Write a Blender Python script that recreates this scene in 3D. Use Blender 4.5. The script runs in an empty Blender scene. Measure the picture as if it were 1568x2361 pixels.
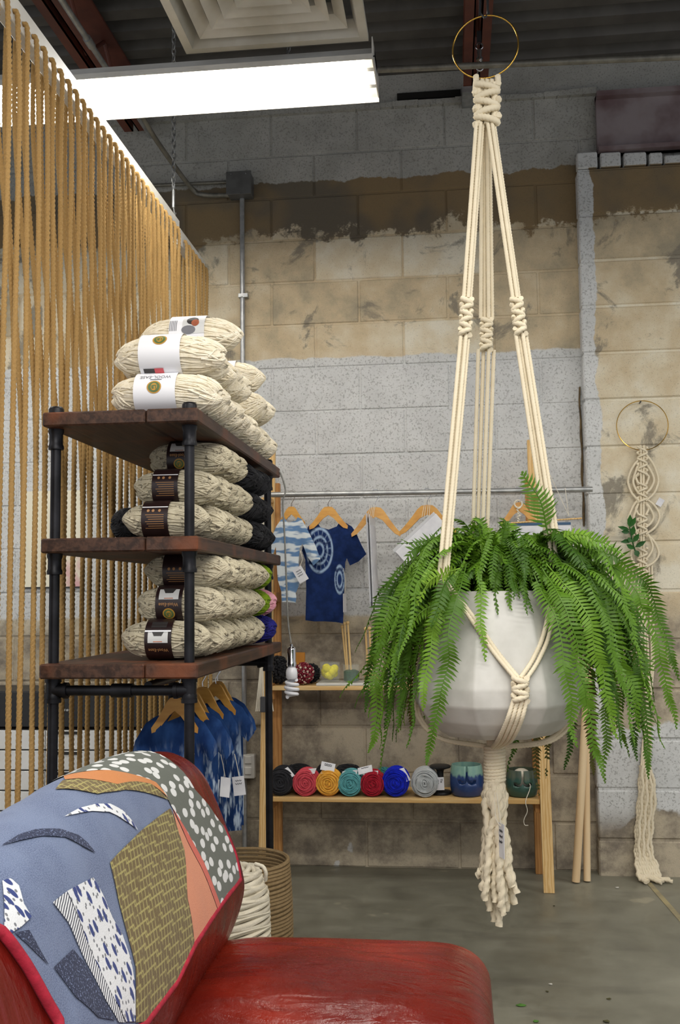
import bpy, bmesh, math, random
from mathutils import Vector, Matrix, noise
from mathutils.bvhtree import BVHTree
V = Vector; PI = math.pi
S = bpy.context.scene
COL = S.collection
random.seed(7)

# ------------------------------------------------------------------ camera
F = 2330.0; CAM = V((0, 0, 1.195))
TH = math.radians(4.85); PS = math.radians(6.31); RO = 0.012
_f = V((-math.sin(PS)*math.cos(TH), math.cos(PS)*math.cos(TH), math.sin(TH)))
_r0 = V((math.cos(PS), math.sin(PS), 0)); _u0 = _r0.cross(_f)
_r = _r0*math.cos(RO) - _u0*math.sin(RO); _u = _r0*math.sin(RO) + _u0*math.cos(RO)
cd = bpy.data.cameras.new('camera'); cam = bpy.data.objects.new('camera', cd); COL.objects.link(cam)
cd.sensor_fit = 'VERTICAL'; cd.sensor_height = 36; cd.lens = 36*F/2361
M3 = Matrix((_r, _u, -_f)).transposed()
cam.matrix_world = Matrix.Translation(CAM) @ M3.to_4x4()
cd.clip_start = 0.05
S.camera = cam
S.view_settings.view_transform = 'Standard'; S.view_settings.look = 'None'
S.view_settings.gamma = 1; S.view_settings.use_curve_mapping = False
S.view_settings.exposure = 0.45

def ray(x, y): return _r*((x-784)/F) - _u*((y-1180.5)/F) + _f
def PY(x, y, Y):
    d = ray(x, y); return CAM + d*(Y/d.y)
def PX(x, y, X):
    d = ray(x, y); return CAM + d*(X/d.x)
def PZ(x, y, Z):
    d = ray(x, y); return CAM + d*((Z-CAM.z)/d.z)

# ------------------------------------------------------------------ world and lights
w = bpy.data.worlds.new('room_ambient'); S.world = w; w.use_nodes = True
w.node_tree.nodes['Background'].inputs[0].default_value = (0.90, 0.93, 1.0, 1)
w.node_tree.nodes['Background'].inputs[1].default_value = 0.42
def area(name, loc, sx, sy, power, col=(1, 0.96, 0.90)):
    ld = bpy.data.lights.new(name, 'AREA'); ld.shape = 'RECTANGLE'; ld.size = sx; ld.size_y = sy
    ld.energy = power; ld.color = col
    o = bpy.data.objects.new(name, ld); COL.objects.link(o); o.location = loc
    return o
# rows of ceiling fluorescents over the part of the shop behind and beside the photographer
area('fluorescent_light', (0.5, 1.55, 2.92), 2.4, 0.22, 34)
area('fluorescent_light.001', (0.2, -0.6, 2.92), 2.4, 0.22, 62)
area('fluorescent_light.002', (-2.6, 1.4, 2.92), 1.6, 0.22, 26)
area('fluorescent_light.003', (2.2, 3.0, 2.92), 1.2, 0.22, 20)
area('fluorescent_light.004', (0.2, -2.6, 2.92), 2.4, 0.22, 80)

# ------------------------------------------------------------------ helpers
def lin(h):
    if isinstance(h, str):
        h = h.lstrip('#'); c = [int(h[i:i+2], 16)/255 for i in (0, 2, 4)]
    else: c = h
    return tuple(x/12.92 if x <= .04045 else ((x+.055)/1.055)**2.4 for x in c) + (1,)

class NT:
    def __init__(s, name):
        s.m = bpy.data.materials.new(name); s.m.use_nodes = True
        s.t = s.m.node_tree; s.b = s.t.nodes['Principled BSDF']
    def n(s, typ, **kw):
        nd = s.t.nodes.new(typ)
        for k, v in kw.items(): setattr(nd, k, v)
        return nd
    def L(s, a, b): s.t.links.new(a, b)
    def put(s, sock, v):
        if hasattr(v, 'is_linked') or isinstance(v, bpy.types.NodeSocket): s.L(v, sock)
        else: sock.default_value = v
    def obj(s): return s.n('ShaderNodeTexCoord').outputs['Object']
    def uv(s): return s.n('ShaderNodeTexCoord').outputs['UV']
    def pos(s): return s.n('ShaderNodeNewGeometry').outputs['Position']
    def rnd(s): return s.n('ShaderNodeObjectInfo').outputs['Random']
    def sep(s, v):
        n = s.n('ShaderNodeSeparateXYZ'); s.L(v, n.inputs[0]); return n.outputs
    def comb(s, x, y, z):
        n = s.n('ShaderNodeCombineXYZ')
        for i, a in enumerate((x, y, z)): s.put(n.inputs[i], a)
        return n.outputs[0]
    def mapp(s, v, scale=(1, 1, 1), rot=(0, 0, 0), loc=(0, 0, 0)):
        n = s.n('ShaderNodeMapping'); s.L(v, n.inputs[0])
        n.inputs['Location'].default_value = loc; n.inputs['Rotation'].default_value = rot; n.inputs['Scale'].default_value = scale
        return n.outputs[0]
    def noise(s, v, scale=5, detail=4, rough=.55, dist=0):
        n = s.n('ShaderNodeTexNoise'); s.L(v, n.inputs['Vector'])
        n.inputs['Scale'].default_value = scale; n.inputs['Detail'].default_value = detail
        n.inputs['Roughness'].default_value = rough; n.inputs['Distortion'].default_value = dist
        return n.outputs[0]
    def vor(s, v, scale=5, feature='F1', rand=1, out='Distance', dim='3D'):
        n = s.n('ShaderNodeTexVoronoi', feature=feature, voronoi_dimensions=dim); s.L(v, n.inputs['Vector'])
        n.inputs['Scale'].default_value = scale; n.inputs['Randomness'].default_value = rand
        return n.outputs[out]
    def wave(s, v, scale=5, dist=0, detail=2, dscale=1, typ='BANDS', dr='X'):
        n = s.n('ShaderNodeTexWave', wave_type=typ)
        if typ == 'BANDS': n.bands_direction = dr
        s.L(v, n.inputs['Vector']); n.inputs['Scale'].default_value = scale
        n.inputs['Distortion'].default_value = dist; n.inputs['Detail'].default_value = detail; n.inputs['Detail Scale'].default_value = dscale
        return n.outputs[1]
    def ma(s, op, a, b=0.0, c=0.0):
        n = s.n('ShaderNodeMath', operation=op)
        s.put(n.inputs[0], a); s.put(n.inputs[1], b); s.put(n.inputs[2], c)
        return n.outputs[0]
    def mr(s, v, a, b, c=0.0, d=1.0, smooth=True):
        n = s.n('ShaderNodeMapRange'); n.interpolation_type = 'SMOOTHSTEP' if smooth else 'LINEAR'
        s.L(v, n.inputs[0])
        for i, q in enumerate((a, b, c, d)): n.inputs[1+i].default_value = q
        return n.outputs[0]
    def mix(s, fac, a, b, mode='MIX'):
        n = s.n('ShaderNodeMix', data_type='RGBA', blend_type=mode)
        s.put(n.inputs[0], fac); s.put(n.inputs[6], a); s.put(n.inputs[7], b)
        return n.outputs[2]
    def ramp(s, v, stops):
        n = s.n('ShaderNodeValToRGB'); s.L(v, n.inputs[0]); e = n.color_ramp.elements
        while len(e) < len(stops): e.new(.5)
        for q, (p, c) in zip(e, stops): q.position = p; q.color = c
        return n.outputs[0]
    def bump(s, h, strength=.3, dist=.01):
        n = s.n('ShaderNodeBump'); s.L(h, n.inputs['Height'])
        n.inputs['Strength'].default_value = strength; n.inputs['Distance'].default_value = dist
        s.L(n.outputs[0], s.b.inputs['Normal'])
    def fin(s, col, rough=.7, metal=0.0, spec=None):
        s.put(s.b.inputs['Base Color'], col); s.put(s.b.inputs['Roughness'], rough)
        s.b.inputs['Metallic'].default_value = metal
        if spec is not None: s.b.inputs['Specular IOR Level'].default_value = spec
        return s.m

def mat(name, c1, c2=None, scale=20, rough=.7, metal=0.0, bump=0.0, stretch=(1, 1, 1), spec=None, lo=.35, hi=.65, bscale=None, sub=0):
    k = NT(name); a = lin(c1); b = lin(c2) if c2 else a
    co = k.mapp(k.obj(), stretch)
    nz = k.noise(co, scale)
    if bump: k.bump(k.noise(co, bscale or scale*3), bump, .004)
    m = k.fin(k.mix(k.mr(nz, lo, hi), a, b) if c2 else a, rough, metal, spec)
    return m

class MB:
    def __init__(s): s.v = []; s.f = []; s.uv = None
    def add(s, vs, fs):
        o = len(s.v); s.v += [V(p) for p in vs]; s.f += [tuple(i+o for i in f) for f in fs]; return s
    def box(s, lo, hi, R=None, c=None):
        x0, y0, z0 = lo; x1, y1, z1 = hi
        vs = [V((x, y, z)) for z in (z0, z1) for y in (y0, y1) for x in (x0, x1)]
        if R is not None: vs = [R @ p for p in vs]
        if c is not None: vs = [p+V(c) for p in vs]
        return s.add(vs, [(0, 2, 3, 1), (4, 5, 7, 6), (0, 1, 5, 4), (2, 6, 7, 3), (0, 4, 6, 2), (1, 3, 7, 5)])
    def bev(s, lo, hi, b=.003, R=None, c=None, seg=1):
        bm = bmesh.new(); bmesh.ops.create_cube(bm, size=1)
        for q in bm.verts: q.co = V([lo[i]+(q.co[i]+.5)*(hi[i]-lo[i]) for i in range(3)])
        bmesh.ops.bevel(bm, geom=bm.edges[:], offset=b, segments=seg, affect='EDGES', profile=.6)
        bm.verts.index_update()
        vs = [q.co.copy() for q in bm.verts]; fs = [tuple(q.index for q in f.verts) for f in bm.faces]; bm.free()
        if R is not None: vs = [R @ p for p in vs]
        if c is not None: vs = [p+V(c) for p in vs]
        return s.add(vs, fs)
    def bar(s, p, q, wx, wy, up=(0, 0, 1)):
        p = V(p); q = V(q); t = (q-p).normalized(); a = t.cross(V(up))
        if a.length < 1e-4: a = t.cross(V((0, 1, 0)))
        a.normalize(); b = a.cross(t)
        vs = [e + a*(wx/2*i) + b*(wy/2*j) for e in (p, q) for j in (-1, 1) for i in (-1, 1)]
        return s.add(vs, [(0, 2, 3, 1), (4, 5, 7, 6), (0, 1, 5, 4), (2, 6, 7, 3), (0, 4, 6, 2), (1, 3, 7, 5)])
    def cyl(s, p, q, r, r2=None, n=12):
        return s.tube([p, q], [r, r if r2 is None else r2], n)
    def tube(s, path, r, n=8, closed=False, caps=True, prof=None):
        P = [V(p) for p in path]; m = len(P)
        R = r if isinstance(r, (list, tuple)) else [r]*m
        a = None; rings = []; dist = 0
        for i in range(m):
            if closed: t = P[(i+1) % m]-P[i-1]
            else: t = P[min(i+1, m-1)]-P[max(i-1, 0)]
            if t.length < 1e-9: t = V((0, 0, 1))
            t.normalize()
            if a is None:
                a = t.orthogonal().normalized()
                if abs(t.z) > .9:
                    a = V((1, 0, 0)); a = (a-t*a.dot(t)).normalized()
            else:
                a = a - t*a.dot(t)
                a = a.normalized() if a.length > 1e-6 else t.orthogonal().normalized()
            b = t.cross(a)
            if i: dist += (P[i]-P[i-1]).length
            ring = []
            for k in range(n):
                th = 2*PI*k/n; rr = R[i]*(prof(th, dist) if prof else 1)
                ring.append(P[i] + a*(math.cos(th)*rr) + b*(math.sin(th)*rr))
            rings.append(ring)
        vs = [p for ring in rings for p in ring]; fs = []
        for i in range(m if closed else m-1):
            j = (i+1) % m
            for k in range(n):
                l = (k+1) % n; fs.append((i*n+k, i*n+l, j*n+l, j*n+k))
        if caps and not closed:
            fs.append(tuple(range(n))[::-1]); fs.append(tuple((m-1)*n+k for k in range(n)))
        return s.add(vs, fs)
    def rope(s, path, r, pitch=.03, n=9, strands=3, step=.006, depth=.3, caps=True, rr=None):
        P = resample(path, step)
        if rr: R = [r*rr(i/(len(P)-1)) for i in range(len(P))]
        else: R = r
        return s.tube(P, R, n, caps=caps, prof=lambda th, d: 1-depth+depth*abs(math.cos(strands*.5*(th-2*PI*d/pitch))))
    def lathe(s, prof, n=24, c=(0, 0, 0), R=None, f=None):
        vs = []; fs = []; m = len(prof); c = V(c)
        for (r, z) in prof:
            for k in range(n):
                th = 2*PI*k/n; q = r*(f(th, z) if f else 1)
                p = V((q*math.cos(th), q*math.sin(th), z))
                vs.append((R @ p if R is not None else p)+c)
        for i in range(m-1):
            for k in range(n):
                l = (k+1) % n; fs.append((i*n+k, i*n+l, (i+1)*n+l, (i+1)*n+k))
        if prof[0][0] > 1e-6: fs.append(tuple(range(n))[::-1])
        if prof[-1][0] > 1e-6: fs.append(tuple((m-1)*n+k for k in range(n)))
        return s.add(vs, fs)
    def sphere(s, c, r, n=12, m=8, sc=(1, 1, 1), f=None):
        prof = [(math.sin(PI*i/m), -math.cos(PI*i/m)) for i in range(m+1)]
        vs = []; fs = []; c = V(c)
        for (a, z) in prof:
            for k in range(n):
                th = 2*PI*k/n; p = V((a*math.cos(th)*sc[0], a*math.sin(th)*sc[1], z*sc[2]))*r
                if f: p = p*f(p)
                vs.append(p+c)
        for i in range(m):
            for k in range(n):
                l = (k+1) % n; fs.append((i*n+k, i*n+l, (i+1)*n+l, (i+1)*n+k))
        return s.add(vs, fs)
    def prism(s, poly, o, ax, ay, th):
        """extrude a 2-D outline: o + ax*x + ay*y, thickness th along ax x ay"""
        o = V(o); ax = V(ax); ay = V(ay); nn = ax.cross(ay).normalized()*(th/2); n = len(poly)
        vs = [o+ax*x+ay*y-nn for x, y in poly] + [o+ax*x+ay*y+nn for x, y in poly]
        fs = [tuple(range(n))[::-1], tuple(range(n, 2*n))] + [(i, (i+1) % n, n+(i+1) % n, n+i) for i in range(n)]
        return s.add(vs, fs)

def resample(path, step):
    P = [V(p) for p in path]; L = [0]
    for i in range(1, len(P)): L.append(L[-1]+(P[i]-P[i-1]).length)
    n = max(2, int(L[-1]/step)); out = []; j = 0
    for i in range(n+1):
        d = L[-1]*i/n
        while j < len(P)-2 and L[j+1] < d: j += 1
        q = (d-L[j])/max(1e-9, L[j+1]-L[j]); out.append(P[j].lerp(P[j+1], min(1, q)))
    return out
def smooth(path, k=8):
    """Catmull-Rom through the points"""
    P = [V(p) for p in path]; P = [P[0]*2-P[1]] + P + [P[-1]*2-P[-2]]; out = []
    for i in range(1, len(P)-2):
        a, b, c, d = P[i-1:i+3]
        for j in range(k):
            t = j/k
            out.append(.5*((2*b)+(c-a)*t+(2*a-5*b+4*c-d)*t*t+(3*b-a-3*c+d)*t**3))
    out.append(P[-2]); return out

def tag(o, label=None, cat=None, group=None, kind=None):
    for k, v in (('label', label), ('category', cat), ('group', group), ('kind', kind)):
        if v: o[k] = v
    return o
def thing(name, label, cat, loc=(0, 0, 0), group=None):
    o = bpy.data.objects.new(name, None); COL.objects.link(o); o.location = loc; o.empty_display_size = .05
    return tag(o, label, cat, group)
def child(o, p):
    o.parent = p
    q = p; off = V(p.location)
    while q.parent: q = q.parent; off = off+V(q.location)
    o.matrix_parent_inverse = Matrix.Translation(-off)
    return o
def mesh(name, mb, m, sm=False):
    me = bpy.data.meshes.new(name); me.from_pydata([tuple(p) for p in mb.v], [], mb.f)
    if mb.uv:
        l = me.uv_layers.new(name='UVMap')
        for lp in me.loops: l.data[lp.index].uv = mb.uv[lp.vertex_index]
    for x in (m if isinstance(m, (list, tuple)) else [m]): me.materials.append(x)
    if sm:
        me.polygons.foreach_set('use_smooth', [True]*len(me.polygons)); me.set_sharp_from_angle(angle=math.radians(55))
    me.update(); return me
def ob(name, mb, m, parent=None, sm=False, label=None, cat=None, group=None, kind=None):
    me = mb if isinstance(mb, bpy.types.Mesh) else mesh(name, mb, m, sm)
    o = bpy.data.objects.new(name, me); COL.objects.link(o)
    if parent: child(o, parent)
    return tag(o, label, cat, group, kind)
def one(name, mb, m, label, cat, group=None, sm=False):
    return ob(name, mb, m, None, sm, label, cat, group)
def copy_tree(o, parent=None):
    c = o.copy(); COL.objects.link(c)
    if parent: c.parent = parent
    for ch in list(o.children): copy_tree(ch, c)
    return c
def text2d(s, size, bold=0):
    cu = bpy.data.curves.new('txt', 'FONT'); cu.body = s; cu.size = size; cu.align_x = 'CENTER'; cu.align_y = 'CENTER'; cu.offset = bold
    cu.resolution_u = 3
    o = bpy.data.objects.new('txt', cu); COL.objects.link(o)
    me = o.to_mesh(); vs = [(p.co.x, p.co.y) for p in me.vertices]; fs = [tuple(p.vertices) for p in me.polygons]
    o.to_mesh_clear(); bpy.data.objects.remove(o); bpy.data.curves.remove(cu)
    return vs, fs
def torus(c, R, r, ax, n=40, m=8):
    ax = V(ax).normalized(); a = ax.orthogonal().normalized(); b = ax.cross(a)
    return [V(c)+a*(R*math.cos(2*PI*i/n))+b*(R*math.sin(2*PI*i/n)) for i in range(n)]
def chain(mb, p, q, ln=.03, wd=.009, r=.0022):
    p = V(p); q = V(q); t = (q-p).normalized(); n = int((q-p).length/(ln*.72)); a = t.orthogonal().normalized(); b = t.cross(a)
    for i in range(n):
        c = p.lerp(q, (i+.5)/n); s_ = a if i % 2 else b
        mb.tube([c+t*(ln/2*math.sin(th))+s_*(wd*math.cos(th)) for th in [2*PI*k/10 for k in range(10)]], r, 5, closed=True)
# ------------------------------------------------------------------ structure materials
def wall_material(name, pier=False, tone=0.0):
    k = NT(name); P = k.pos(); xyz = k.sep(P); x, z = xyz[0], xyz[2]
    big = k.noise(P, 2.3, 3); mid = k.noise(P, 6.5, 6, .62); fine = k.noise(P, 60, 3, .7); pore = k.noise(P, 190, 2, .6)
    rv = k.rnd()
    tan = k.ramp(k.ma('ADD', k.ma('MULTIPLY', mid, .75), k.ma('MULTIPLY', rv, .3)), [(.30, lin('#a79c84')), (.45, lin('#c6b494')), (.60, lin('#d4c8ad')), (.72, lin('#dcd5c1'))])
    grey = k.mix(fine, lin('#6e685c'), lin('#8d877a'))
    # grey smears, pits and mortar smudges on the bare block
    sm = k.ma('MULTIPLY', k.mr(k.noise(P, 4.1, 7, .68, .6), .53, .62), .85)
    bare = k.mix(sm, tan, grey)
    # old roof-tar stain along the top of the bare courses
    zz = k.ma('ADD', z, k.ma('MULTIPLY', k.ma('SUBTRACT', k.noise(P, 3.6, 9, .72), .5), .55))
    bare = k.mix(k.mr(zz, 2.885, 2.915), bare, k.mix(k.mr(big, .4, .6), lin('#6d6557'), lin('#8a7657')))
    # greyer lower courses
    low = k.mix(k.mr(k.noise(P, 5.3, 7, .7), .36, .62), lin('#80776a'), lin('#bcb099'))
    bare = k.mix(k.mr(zz, 1.25, 1.0), bare, low)
    speck = k.mr(pore, .60, .70)
    bare = k.mix(k.ma('MULTIPLY', speck, .35), bare, lin('#5c564b'))
    pores = k.mr(k.noise(P, 120, 3, .62), .53, .64)
    paint = k.mix(k.ma('MULTIPLY', pores, .55), k.mix(k.mr(mid, .3, .7), lin('#c6c7c5'), lin('#d3d4d2')), lin('#807f7b'))
    wob = k.ma('MULTIPLY', k.ma('SUBTRACT', k.noise(P, 7, 5, .65), .5), .05)
    if not pier:
        zp = k.ma('ADD', z, wob)
        f = k.ma('MULTIPLY', k.mr(zp, 1.105, 1.122), k.mr(zp, 2.314, 2.304))
        patch = k.ma('MULTIPLY', k.mr(k.noise(P, 3.0, 4, .6), .66, .68), k.mr(z, .95, .85))
        f = k.ma('MAXIMUM', f, k.ma('MULTIPLY', patch, .8))
        col = k.mix(f, bare, paint)
        fresh = k.mix(k.ma('MULTIPLY', pores, .5), k.mix(k.mr(mid, .3, .7), lin('#a09f98'), lin('#b2b1aa')), lin('#737269'))
        zf = k.ma('ADD', z, k.ma('MULTIPLY', k.ma('SUBTRACT', k.noise(k.mapp(P, (1, 1, .2)), 9, 5, .6), .5), .09))
        col = k.mix(k.mr(zf, 3.155, 3.163), col, fresh)
    else:
        xp = k.ma('ADD', x, k.ma('MULTIPLY', k.ma('SUBTRACT', k.noise(P, 5, 5, .6), .5), .09))
        f = k.mr(xp, .664, .658)
        zl = k.ma('ADD', z, k.ma('MULTIPLY', k.ma('SUBTRACT', k.noise(P, 2.5, 5, .6), .5), .35))
        band = k.ma('MULTIPLY', k.mr(zl, .225, .24), k.mr(zl, .60, .585))
        f = k.ma('MAXIMUM', f, band)
        f = k.ma('MULTIPLY', f, k.mr(z, .16, .30))
        f = k.ma('MAXIMUM', f, k.mr(z, 3.116, 3.12))
        col = k.mix(f, bare, paint)
    k.bump(k.ma('ADD', k.ma('MULTIPLY', pores, -.6), fine), .35, .004)
    return k.fin(col, .9, 0, .2)
M_WALL = wall_material('painted_concrete_block'); M_PIER = wall_material('pier_concrete_block', True)

def concrete_floor():
    k = NT('concrete_floor'); P = k.pos()
    a = k.noise(P, 1.3, 6, .6); b = k.noise(P, 7, 6, .65); c = k.noise(k.mapp(P, (1, 3, 1)), 2.2, 4)
    col = k.ramp(k.ma('ADD', k.ma('MULTIPLY', a, .6), k.ma('MULTIPLY', b, .4)), [(.3, lin('#58564b')), (.45, lin('#727062')), (.6, lin('#878576')), (.75, lin('#9a988a'))])
    col = k.mix(k.ma('MULTIPLY', k.mr(c, .55, .68), .35), col, lin('#57544c'))
    col = k.mix(k.ma('MULTIPLY', k.mr(k.noise(P, 3.4, 3), .66, .7), .5), col, lin('#a8a08a'))
    k.bump(b, .1, .004)
    return k.fin(col, k.mr(b, .3, .7, .32, .55), 0, .4)
M_FLOOR = concrete_floor()
M_MORTAR = M_WALL
M_DECK = mat('dark_steel_deck', '#4d4a46', '#5a5752', 6, .6, .1)
M_JOIST = mat('red_oxide_primer', '#6e3a2a', '#542b21', 5, .6, 0, .1)
M_BEAM = mat('primed_steel_beam', '#6a5354', '#958a8b', 4, .5, .1, .05)
M_GALV = mat('galvanised_steel', '#b4b5b3', '#9c9d9c', 30, .35, .6)
M_DULLROD = mat('dull_conduit', '#88857a', '#6e6b62', 20, .5, .5)
M_BOXG = mat('grey_enamel', '#5d5d5b', '#4b4b49', 12, .5)
M_WHITEM = mat('white_enamel', '#d9d7d0', '#c9c6bd', 6, .4)
M_DIFF = mat('diffuser_enamel', '#cdc9bd', '#b4af9f', 4, .5)
M_DARK = mat('dark_void', '#14130f', None, 5, .9)
M_BLACKP = mat('black_plastic', '#1a1a1b', '#232324', 10, .45)

D = 4.6; DP = 4.52
# floor
ob('floor', MB().add([(-4.2, -1.2, 0), (3.2, -1.2, 0), (3.2, D+.02, 0), (-4.2, D+.02, 0)], [(0, 1, 2, 3)]), M_FLOOR, kind='structure')
fl = bpy.data.objects['floor']
j0, j1 = PZ(1495, 2035, 0), PZ(1640, 2200, 0)
mb = MB(); dv = (j1-j0).normalized(); sd = V((-dv.y, dv.x, 0))*.011; j1 = j0+dv*2.2
mb.add([j0-sd+V((0, 0, .0015)), j0+sd+V((0, 0, .0015)), j1+sd+V((0, 0, .0015)), j1-sd+V((0, 0, .0015))], [(0, 1, 2, 3)])
ob('joint_filler', mb, mat('joint_caulk', '#a79a72', '#8a8167', 9, .8), fl)

# back wall: mortar bed and single blocks
wb = ob('wall_back', MB().box((-4.2, D, 0), (3.2, D+.2, 3.75)), M_WALL, kind='structure')
bh, bl = .206, .412
X0 = PY(928, 590, D).x
blk = mesh('block', MB().bev((.004, -.005, .004), (bl-.004, .06, bh-.005), .004), M_WALL)
half = mesh('block', MB().bev((.004, -.005, .004), (bl/2-.004, .06, bh-.005), .004), M_WALL)
zt = 2.882
rows = [zt-bh*i for i in range(-3, 14)]
for ri, z1 in enumerate(rows):
    z0 = z1-bh
    if z1 > 3.72 or z1 < .05: continue
    off = X0 - (0 if (ri-3) % 2 == 0 else bl/2)
    n0 = math.ceil((-2.85-off)/bl)
    i = n0
    while off+i*bl < 1.35:
        xx = off+i*bl
        o = ob('block', blk, None, wb); o.location = (xx, D+random.uniform(-.0015, .0015), max(z0, -.12)); i += 1
# rough grey ledge on the top of the wall and a black block painting the shade of an opening by the joist seat
mb = MB(); n = 60
for i in range(n):
    a = -2.8+i*(3.5/n); h = .012+.012*noise.noise((a*4, 1, 0))
    mb.box((a, D-.03-.008*noise.noise((a*7, 3, 0)), 3.49), (a+3.5/n+.002, D+.01, 3.503+h))
ob('mortar_ledge', mb, M_WALL, wb)
a, b = PY(916, 240, D-.012), PY(1062, 206, D-.012)
ob('opening_shade', MB().box((a.x, D-.014, a.z+.02), (b.x, D+.05, b.z)), M_DARK, wb)

# pier in front of the wall
PXL, PXR = .597, 1.075
wp = ob('wall_pier', MB().box((PXL+.006, DP+.006, 0), (PXR-.006, D+.02, 3.112)), M_PIER, kind='structure')
z = 3.112; pb = mesh('block', MB().bev((PXL, DP, .004), (PXR, D-.004, .2065), .006), M_PIER)
r = 0
while z > -.1:
    z -= .2115
    o = ob('block', pb, None, wp); o.location = (random.uniform(-.002, .002), random.uniform(-.002, .002), max(z, -.09))
# small broken stones bedded along the pier top
px = [1330, 1378, 1384, 1432, 1438, 1491, 1497, 1528, 1532, 1640]
for i in range(0, len(px), 2):
    a, b = PY(px[i], 382, DP-.004), PY(px[i+1], 350, DP-.004)
    mb = MB().bev((a.x+.002, DP-.006, 3.115), (b.x-.002, D-.03, b.z+.004*random.uniform(-1, 1)), .006)
    ob('stone', mb, M_PIER, wp)
# dark split between pier and wall
mb = MB(); zz = 2.13; pts = []
while zz > 1.5:
    pts.append(V((PXL-.010+.006*noise.noise((zz*9, 0, 0)), D-.009, zz))); zz -= .03
mb.tube(pts, [.004+.010*abs(noise.noise((p.z*6, 4, 0))) for p in pts], 5)
ob('mortar_crack', mb, mat('crack_brown', '#4c3f2d', '#6e5b3d', 20, .95), wp)

# ceiling deck, ribs along x
mb = MB(); y = .2; z0 = 3.66; prof = []
while y < D:
    prof += [(y, z0), (y+.07, z0), (y+.09, z0+.04), (y+.135, z0+.04)]; y += .155
prof.append((y, z0))
vs = [(xx, a, b) for xx in (-4.2, 3.2) for a, b in prof]; n = len(prof)
mb.add(vs, [(i, i+1, n+i+1, n+i) for i in range(n-1)])
ob('ceiling', mb, M_DECK, kind='structure')

# bar joists
def joist(X, zb, y0, label, web0):
    t = thing('bar_joist', label, 'joist', (X, y0, zb), 'bar joists under the roof deck')
    for s_ in (-1, 1):
        m = MB(); a = X+s_*.012; b = X+s_*.055
        m.box((min(a, b), y0, zb), (max(a, b), D-.03, zb+.006)); m.box((min(a, a+s_*.006), y0, zb), (max(a, a+s_*.006), D-.03, zb+.05))
        ob('chord_angle', m, M_JOIST, t)
    m = MB(); m.box((X-.055, y0, 3.64), (X+.055, D-.03, 3.65)); ob('top_chord', m, M_JOIST, t)
    y = web0; k = 0
    while y < D-.3:
        m = MB().cyl((X, y, zb+.02 if k % 2 == 0 else 3.645), (X, y+.22, 3.645 if k % 2 == 0 else zb+.02), .009, n=8)
        ob('web_rod', m, M_JOIST, t); y += .22; k += 1
    return t
t = joist(.15, 3.50, 2.2, 'red oxide bar joist directly above the hanging fern ring', 2.3)
m = MB().box((.09, D-.16, 3.47), (.20, D-.008, 3.498)); ob('seat_plate', m, M_GALV, t)
joist(-1.475, 3.45, 1.6, 'red oxide bar joist at left above the rope curtain board', 1.7)
m = MB().cyl((-1.405, 1.6, 3.43), (-1.405, D-.01, 3.43), .0125, n=10)
t = thing('ceiling_conduit', 'shiny steel conduit running under the left bar joist', 'pipe', (-1.405, 1.6, 3.43))
ob('tube', m, M_GALV, t, True)
c = PX(206, 82, -1.405); m = MB().cyl((-1.405, c.y-.03, 3.43), (-1.405, c.y+.03, 3.43), .017, n=12); ob('coupling', m, M_GALV, t, True)
# steel beam on the pier
a = PY(1381, 347, DP-.02); m = MB()
bx, bz = a.x, a.z
m.box((bx, DP+.02, bz), (3.2, DP+.05, bz+.28)); m.box((bx, DP-.02, bz+.255), (3.2, D-.02, bz+.28)); m.box((bx, DP-.02, bz), (3.2, D-.03, bz+.02))
one('steel_beam', m, M_BEAM, 'rust stained primed steel beam resting on the block pier', 'beam')
# long thin rod high across
a, b = PY(868, 161, 3.75), PY(1568, 131, 3.75); dd = (b-a); 
one('ceiling_rod', MB().cyl(a, a+dd*2.6, .0125, n=10), M_DULLROD, 'thin grey rod crossing behind the brass ring near the ceiling', 'pipe', sm=True)

# ------------------------------------------------------------------ air diffuser
zf = PY(430, 125, 3.15).z; xl = PY(430, 125, 3.15).x; xr = PY(850, 103, 3.15).x
cx = (xl+xr)/2; hw = (xr-xl)/2; cy = 3.15-hw
t = thing('air_diffuser', 'square white louvred ceiling air diffuser', 'vent', (cx, cy, zf))
def ringf(mb, a, za, b, zb, th=.004):
    q = [(-1, -1), (1, -1), (1, 1), (-1, 1)]
    vs = [(cx+x*a, cy+y*a, za) for x, y in q] + [(cx+x*b, cy+y*b, zb) for x, y in q] + [(cx+x*a, cy+y*a, za+th) for x, y in q] + [(cx+x*b, cy+y*b, zb+th) for x, y in q]
    fs = []
    for i in range(4):
        j = (i+1) % 4; fs += [(i, j, 4+j, 4+i), (8+j, 8+i, 12+i, 12+j), (i, 8+i, 8+j, j), (4+i, 4+j, 12+j, 12+i)]
    mb.add(vs, fs)
m = MB(); ringf(m, hw, zf, hw-.028, zf, .02); ringf(m, hw-.028, zf, hw-.045, zf+.05, .004); ob('outer_frame', m, M_DIFF, t)
for i in range(4):
    a = hw-.062-.052*i; m = MB(); ringf(m, a, zf+.012, a-.040, zf+.040, .003); ringf(m, a-.040, zf+.040, a-.043, zf+.075, .003)
    ob('louvre', m, M_DIFF, t)
m = MB().box((cx-.045, cy-.045, zf+.02), (cx+.045, cy+.045, zf+.026)); ob('centre_plate', m, M_DIFF, t)
m = MB().box((cx-hw+.02, cy-hw+.02, zf+.08), (cx+hw-.02, cy+hw-.02, zf+.35)); ob('plenum_box', m, M_BOXG, t)
for sx in (-1, 1):
    for sy in (-1, 1):
        m = MB().cyl((cx+sx*(hw-.06), cy+sy*(hw-.06), zf+.35), (cx+sx*(hw-.06), cy+sy*(hw-.06), 3.66), .004, n=6); ob('hanger_rod', m, M_GALV, t)

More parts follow.
